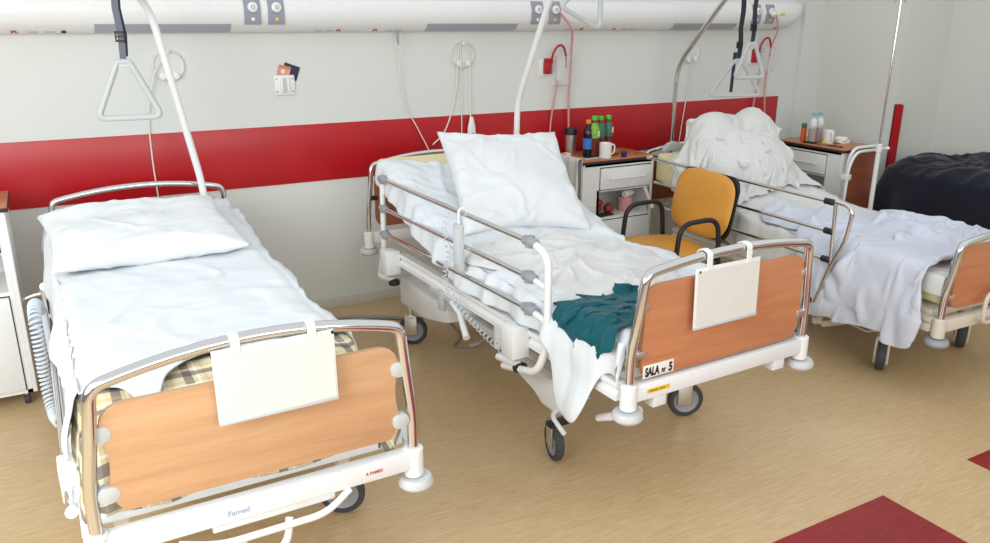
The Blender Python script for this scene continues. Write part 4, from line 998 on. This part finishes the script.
# ---- things on the right cabinet (top at z = .855)
ZR = .855
for loc, s_ in (((5.035, -.50, ZR), 'left one of two water bottles with sky blue caps on the right cabinet'), ((5.125, -.485, ZR), 'right one of two water bottles with sky blue caps on the right cabinet')):
    b_ = bottle(loc, s_, 'water', 'bcap', 'wlabel', .90, (.58, .84), n='water_bottle')
    MB().lathe([(0, .004), (.026, .006), (.027, .10), (0, .10)], 20).build('drink', 'amber', b_)
j = thing('juice_carton', 'small orange juice carton with green top left of the water bottles', 'carton', (5.03, -.425, ZR), 20)
MB().box(-.02, .02, -.015, .015, 0, .10, bev=.002).build('carton', 'orangebox', j); MB().box(-.02, .02, -.015, .015, .10, .135, bev=.004).build('carton_top', 'tlabel', j)
mug((5.10, -.60, ZR), -120, 'white mug beside the two water bottles', .95)
ts = thing('folded_napkin', 'folded white napkins on the right cabinet beside the mug', 'napkin', (5.20, -.64, ZR), 0)
for k in range(3): MB().prism([(x*.045, z*.012+.010+k*.013) for x, z in [(math.cos(R(a)), math.sin(R(a))) for a in range(0, 360, 24)]], -.04, .04, bev=.002).build('napkin_layer', 'paper', ts, rot=(0, 0, R(20*k-10)))
tag(MB().sphere((0, 0, .012), .014, (1.3, 1, .8), 12).build('yellow_cap', 'yellow', loc=(5.03, -.62, ZR)), 'tiny yellow lid in front of the mug on the right cabinet', 'lid')
tag(MB().box(-.05, .05, -.018, .018, 0, .012, bev=.003).build('black_case', 'black', loc=(4.985, -.53, ZR), rot=(0, 0, R(-80))), 'small black case at the front edge of the right cabinet', 'case')
gl = thing('eyeglasses', 'dark folded eyeglasses at the near corner of the right cabinet top', 'glasses', (5.01, -.76, ZR+.006), 80)
for s in (-1, 1):
    MB().tube([(s*.03+.02*math.cos(R(a)), .014*math.sin(R(a)), .0) for a in range(0, 360, 20)], .0025, 6, closed=True).build('lens_rim', 'black', gl)
    MB().tube([(s*.05, 0, 0), (s*.052, .05, .002), (-s*.01, .07, .003)], .002, 6).build('temple', 'black', gl)
tag(MB().box(-.06, .06, -.02, .02, 0, .006, bev=.001).build('pill_strip', 'brown', loc=(5.0, -.66, ZR), rot=(0, 0, R(-75))), 'dark brown flat strip lying on the right cabinet front', 'strip')

# ================================================================== CHAIR
ch = thing('visitor_chair', 'ochre vinyl chair with black tubular arms between the middle and right beds', 'chair', (3.10, -1.13, 0), -94)
# local: faces -y ; x right
zs = .455
def cushion(name, w, d, t, m, loc, rot, bulge=.012, taper=0.):
    mb = MB()
    def sh(a, b, top):
        x, y = a*2-1, b*2-1; n_ = 3.6
        l = (abs(x)**n_+abs(y)**n_)**(1/n_) if (x or y) else 1
        mx_ = max(abs(x), abs(y)) or 1; f = mx_/l if l else 1
        px, py = x*f, y*f; e = max(abs(x), abs(y))
        hh = (1-e**6)**.5
        return Vector((px*w/2*(1-taper*py), py*d/2, (t/2+bulge*(1-e*e))*hh*(1 if top else -.7)))
    mb.grid(25, 25, lambda a, b: sh(a, b, True)); mb.grid(25, 25, lambda a, b: sh(a, b, False))
    return mb.build(name, m, ch, loc=loc, rot=rot, angle=60)
cushion('seat', .47, .45, .045, 'orange', (0, -.01, zs), (R(-2), 0, 0))
MB().prism(rrect(-.225, .225, -.21, .21, .06), -.006, .006, bev=.003).build('seat_shell', 'black', ch, loc=(0, -.01, zs-.026), rot=(R(88), 0, 0))
cushion('backrest', .535, .385, .035, 'orange', (-.02, .262, .695), (R(79), 0, 0), bulge=.010, taper=-.0)
MB().prism(rrect(-.262, .262, -.19, .19, .075), -.007, .007, bev=.005).build('back_shell', 'black', ch, loc=(-.02, .287, .69), rot=(R(-11), 0, 0))
for s in (-1, 1):
    MB().tube(fillet([(s*.265, -.17, .0), (s*.262, -.105, .66), (s*.262, .155, .67), (s*.265, .22, .0)], .085), .0145, 12).build('arm_and_legs', 'black', ch)
    MB().tube([(s*.262, -.165, .42), (0, -.165, .42)], .011, 10).tube([(s*.262, .175, .42), (0, .175, .42)], .011, 10).build('seat_crossbar', 'black', ch)
    MB().tube(fillet([(s*.17, .12, .42), (s*.17, .24, .43), (s*.17, .29, .62)], .06), .011, 10).build('back_support', 'black', ch)

# ================================================================== IV STAND, HEAP, FLOOR CABLES
iv = thing('drip_stand', 'tall drip stand with chrome pole and white lower tube near the right wall', 'drip stand', (4.97, -1.12, 0))
MB().cyl((0, 0, .08), (0, 0, .90), .016, 16, bev=.003).build('lower_tube', 'plastic', iv)
MB().cyl((0, 0, .88), (0, 0, 1.93), .009, 14).build('upper_pole', 'chrome', iv)
MB().cyl((-.0, 0, .87), (0, 0, .93), .021, 16, bev=.004).build('collar', 'plastic', iv)
MB().cyl((0, -.02, .90), (.045, -.03, .90), .006, 10).sphere((.05, -.03, .90), .013).build('clamp_screw', 'plastic', iv)
for s in (-1, 1): MB().tube(spline([(0, 0, 1.90), (s*.05, 0, 1.895), (s*.075, 0, 1.87), (s*.055, 0, 1.85), (s*.035, 0, 1.865)]), .004, 8).build('hook', 'chrome', iv)
for k in range(5):
    a = R(72*k+20); l_ = MB().tube([(0, 0, .10), (.19*math.cos(a), .19*math.sin(a), .06)], .012, 10).build('foot', 'plastic', iv)
    MB().cyl((.19*math.cos(a)-.01, .19*math.sin(a), .026), (.19*math.cos(a)+.01, .19*math.sin(a), .026), .026, 14).build('wheel', 'rubber', l_)

def heap():
    mb = MB()
    def fn(a, b):
        th = a*2*PI; cx, cy = math.cos(th), math.sin(th); n_ = 3.4
        l = (abs(cx)**n_+abs(cy)**n_)**(-1/n_); bx, by = cx*l*.42, cy*l*.56
        d = Vector((cx*1.3, cy*1.3, 0))
        if b < .5:
            r_ = b/.5; z = .80-.09*r_**5+.035*noise.noise(Vector((bx*r_*4, by*r_*4, 2)))+.035*max(0, ridge((bx*r_*2, by*r_*2, 1), 2.2, 3)-.45)+.02*max(0, ridge((bx*r_*2+by, by*r_, 1), 5, 8)-.5)
            z += .03*sstep(.2, 1, cx*r_)
        else:
            k = (b-.5)/.5; r_ = 1+.20*k**.8; z = (.71-.71*k)+.03*(1-k)*noise.noise(Vector((cx*4, cy*4, 2)))
            r_ += (.035+.045*k)*math.sin(th*9+3*noise.noise(d)+k)*sstep(0, .3, k)+.02*math.sin(th*21+2)*k
        return Vector((5.55+bx*r_, -1.50+by*r_, max(z, .004)))
    mb.grid(180, 110, fn); o = mb.build('dark_blanket', 'navy', angle=180)
    tag(o, 'dark navy blanket draped over an armchair in the right-hand alcove', 'blanket')
    a = thing('armchair', 'armchair hidden under the dark navy blanket at the right', 'armchair', (5.56, -1.52, 0), 90)
    MB().box(-.46, .46, -.30, .32, .10, .42, bev=.05, seg=3).build('seat', 'navy', a)
    MB().box(-.46, .46, -.32, -.10, .40, .62, bev=.06, seg=3).build('backrest', 'navy', a)
    for s in (-1, 1): MB().box(s*.44-.05, s*.44+.04, -.30, .30, .36, .56, bev=.04, seg=3).build('armrest', 'navy', a)
    for sx in (-1, 1):
        for sy in (-1, 1): MB().cyl((sx*.38, sy*.26, 0), (sx*.38, sy*.26, .11), .025, 12).build('leg', 'black', a)
heap(); drop(cc)

wire('floor_cable', [(1.0, -.10, .006), (1.31, -.23, .006), (1.50, -.28, .006), (1.75, -.40, .006), (1.93, -.52, .006), (1.90, -.80, .006), (1.80, -.93, .006), (1.87, -.97, .006)], .006, 'cable', 'grey cable lying on the floor under the head of the middle bed', 'cable')
fp = thing('cable_plug', 'small grey in-line plug on the floor cable beside the middle bed', 'plug', (1.90, -.975, .012), 5)
MB().cyl((-.03, 0, 0), (.03, 0, 0), .011, 12, bev=.003).build('plug_body', 'lgrey', fp)
wire('floor_cable', [(1.93, -.97, .012), (2.0, -.93, .02), (2.05, -.95, .10), (2.06, -1.0, .28), (2.02, -1.02, .45)], .005, 'coil', 'pale cable rising from the floor plug to the middle bed frame', 'cable')
wire('floor_cable', [(1.05, -.35, .012), (1.35, -.22, .012), (1.60, -.33, .012), (1.78, -.47, .012)], .011, 'cable', 'thicker grey cable on the floor behind the middle bed wheel', 'cable')

GROUPS = {'hospital_bed': 'hospital beds along the back wall', 'bedside_cabinet': 'bedside cabinets', 'trapeze_handle': 'grab handles hanging over the beds',
          'juice_bottle': 'drink bottles on the middle cabinet', 'water_bottle': 'water bottles on the right cabinet', 'red_fruit': 'fruit on the cabinet shelf',
          'cable_holder': 'round cable holders on the wall', 'suction_unit': 'suction canisters on the wall', 'hand_control': 'bed hand controls',
          'chart_board': 'boards hanging on the foot rails', 'mug': 'white mugs', 'photo_card': 'cards behind the wall socket', 'gas_hose': 'pink tubes on the wall'}
for o in list(S.objects):
    k = o.name.split('.')[0]
    if o.parent is None and k in GROUPS: o['group'] = GROUPS[k]
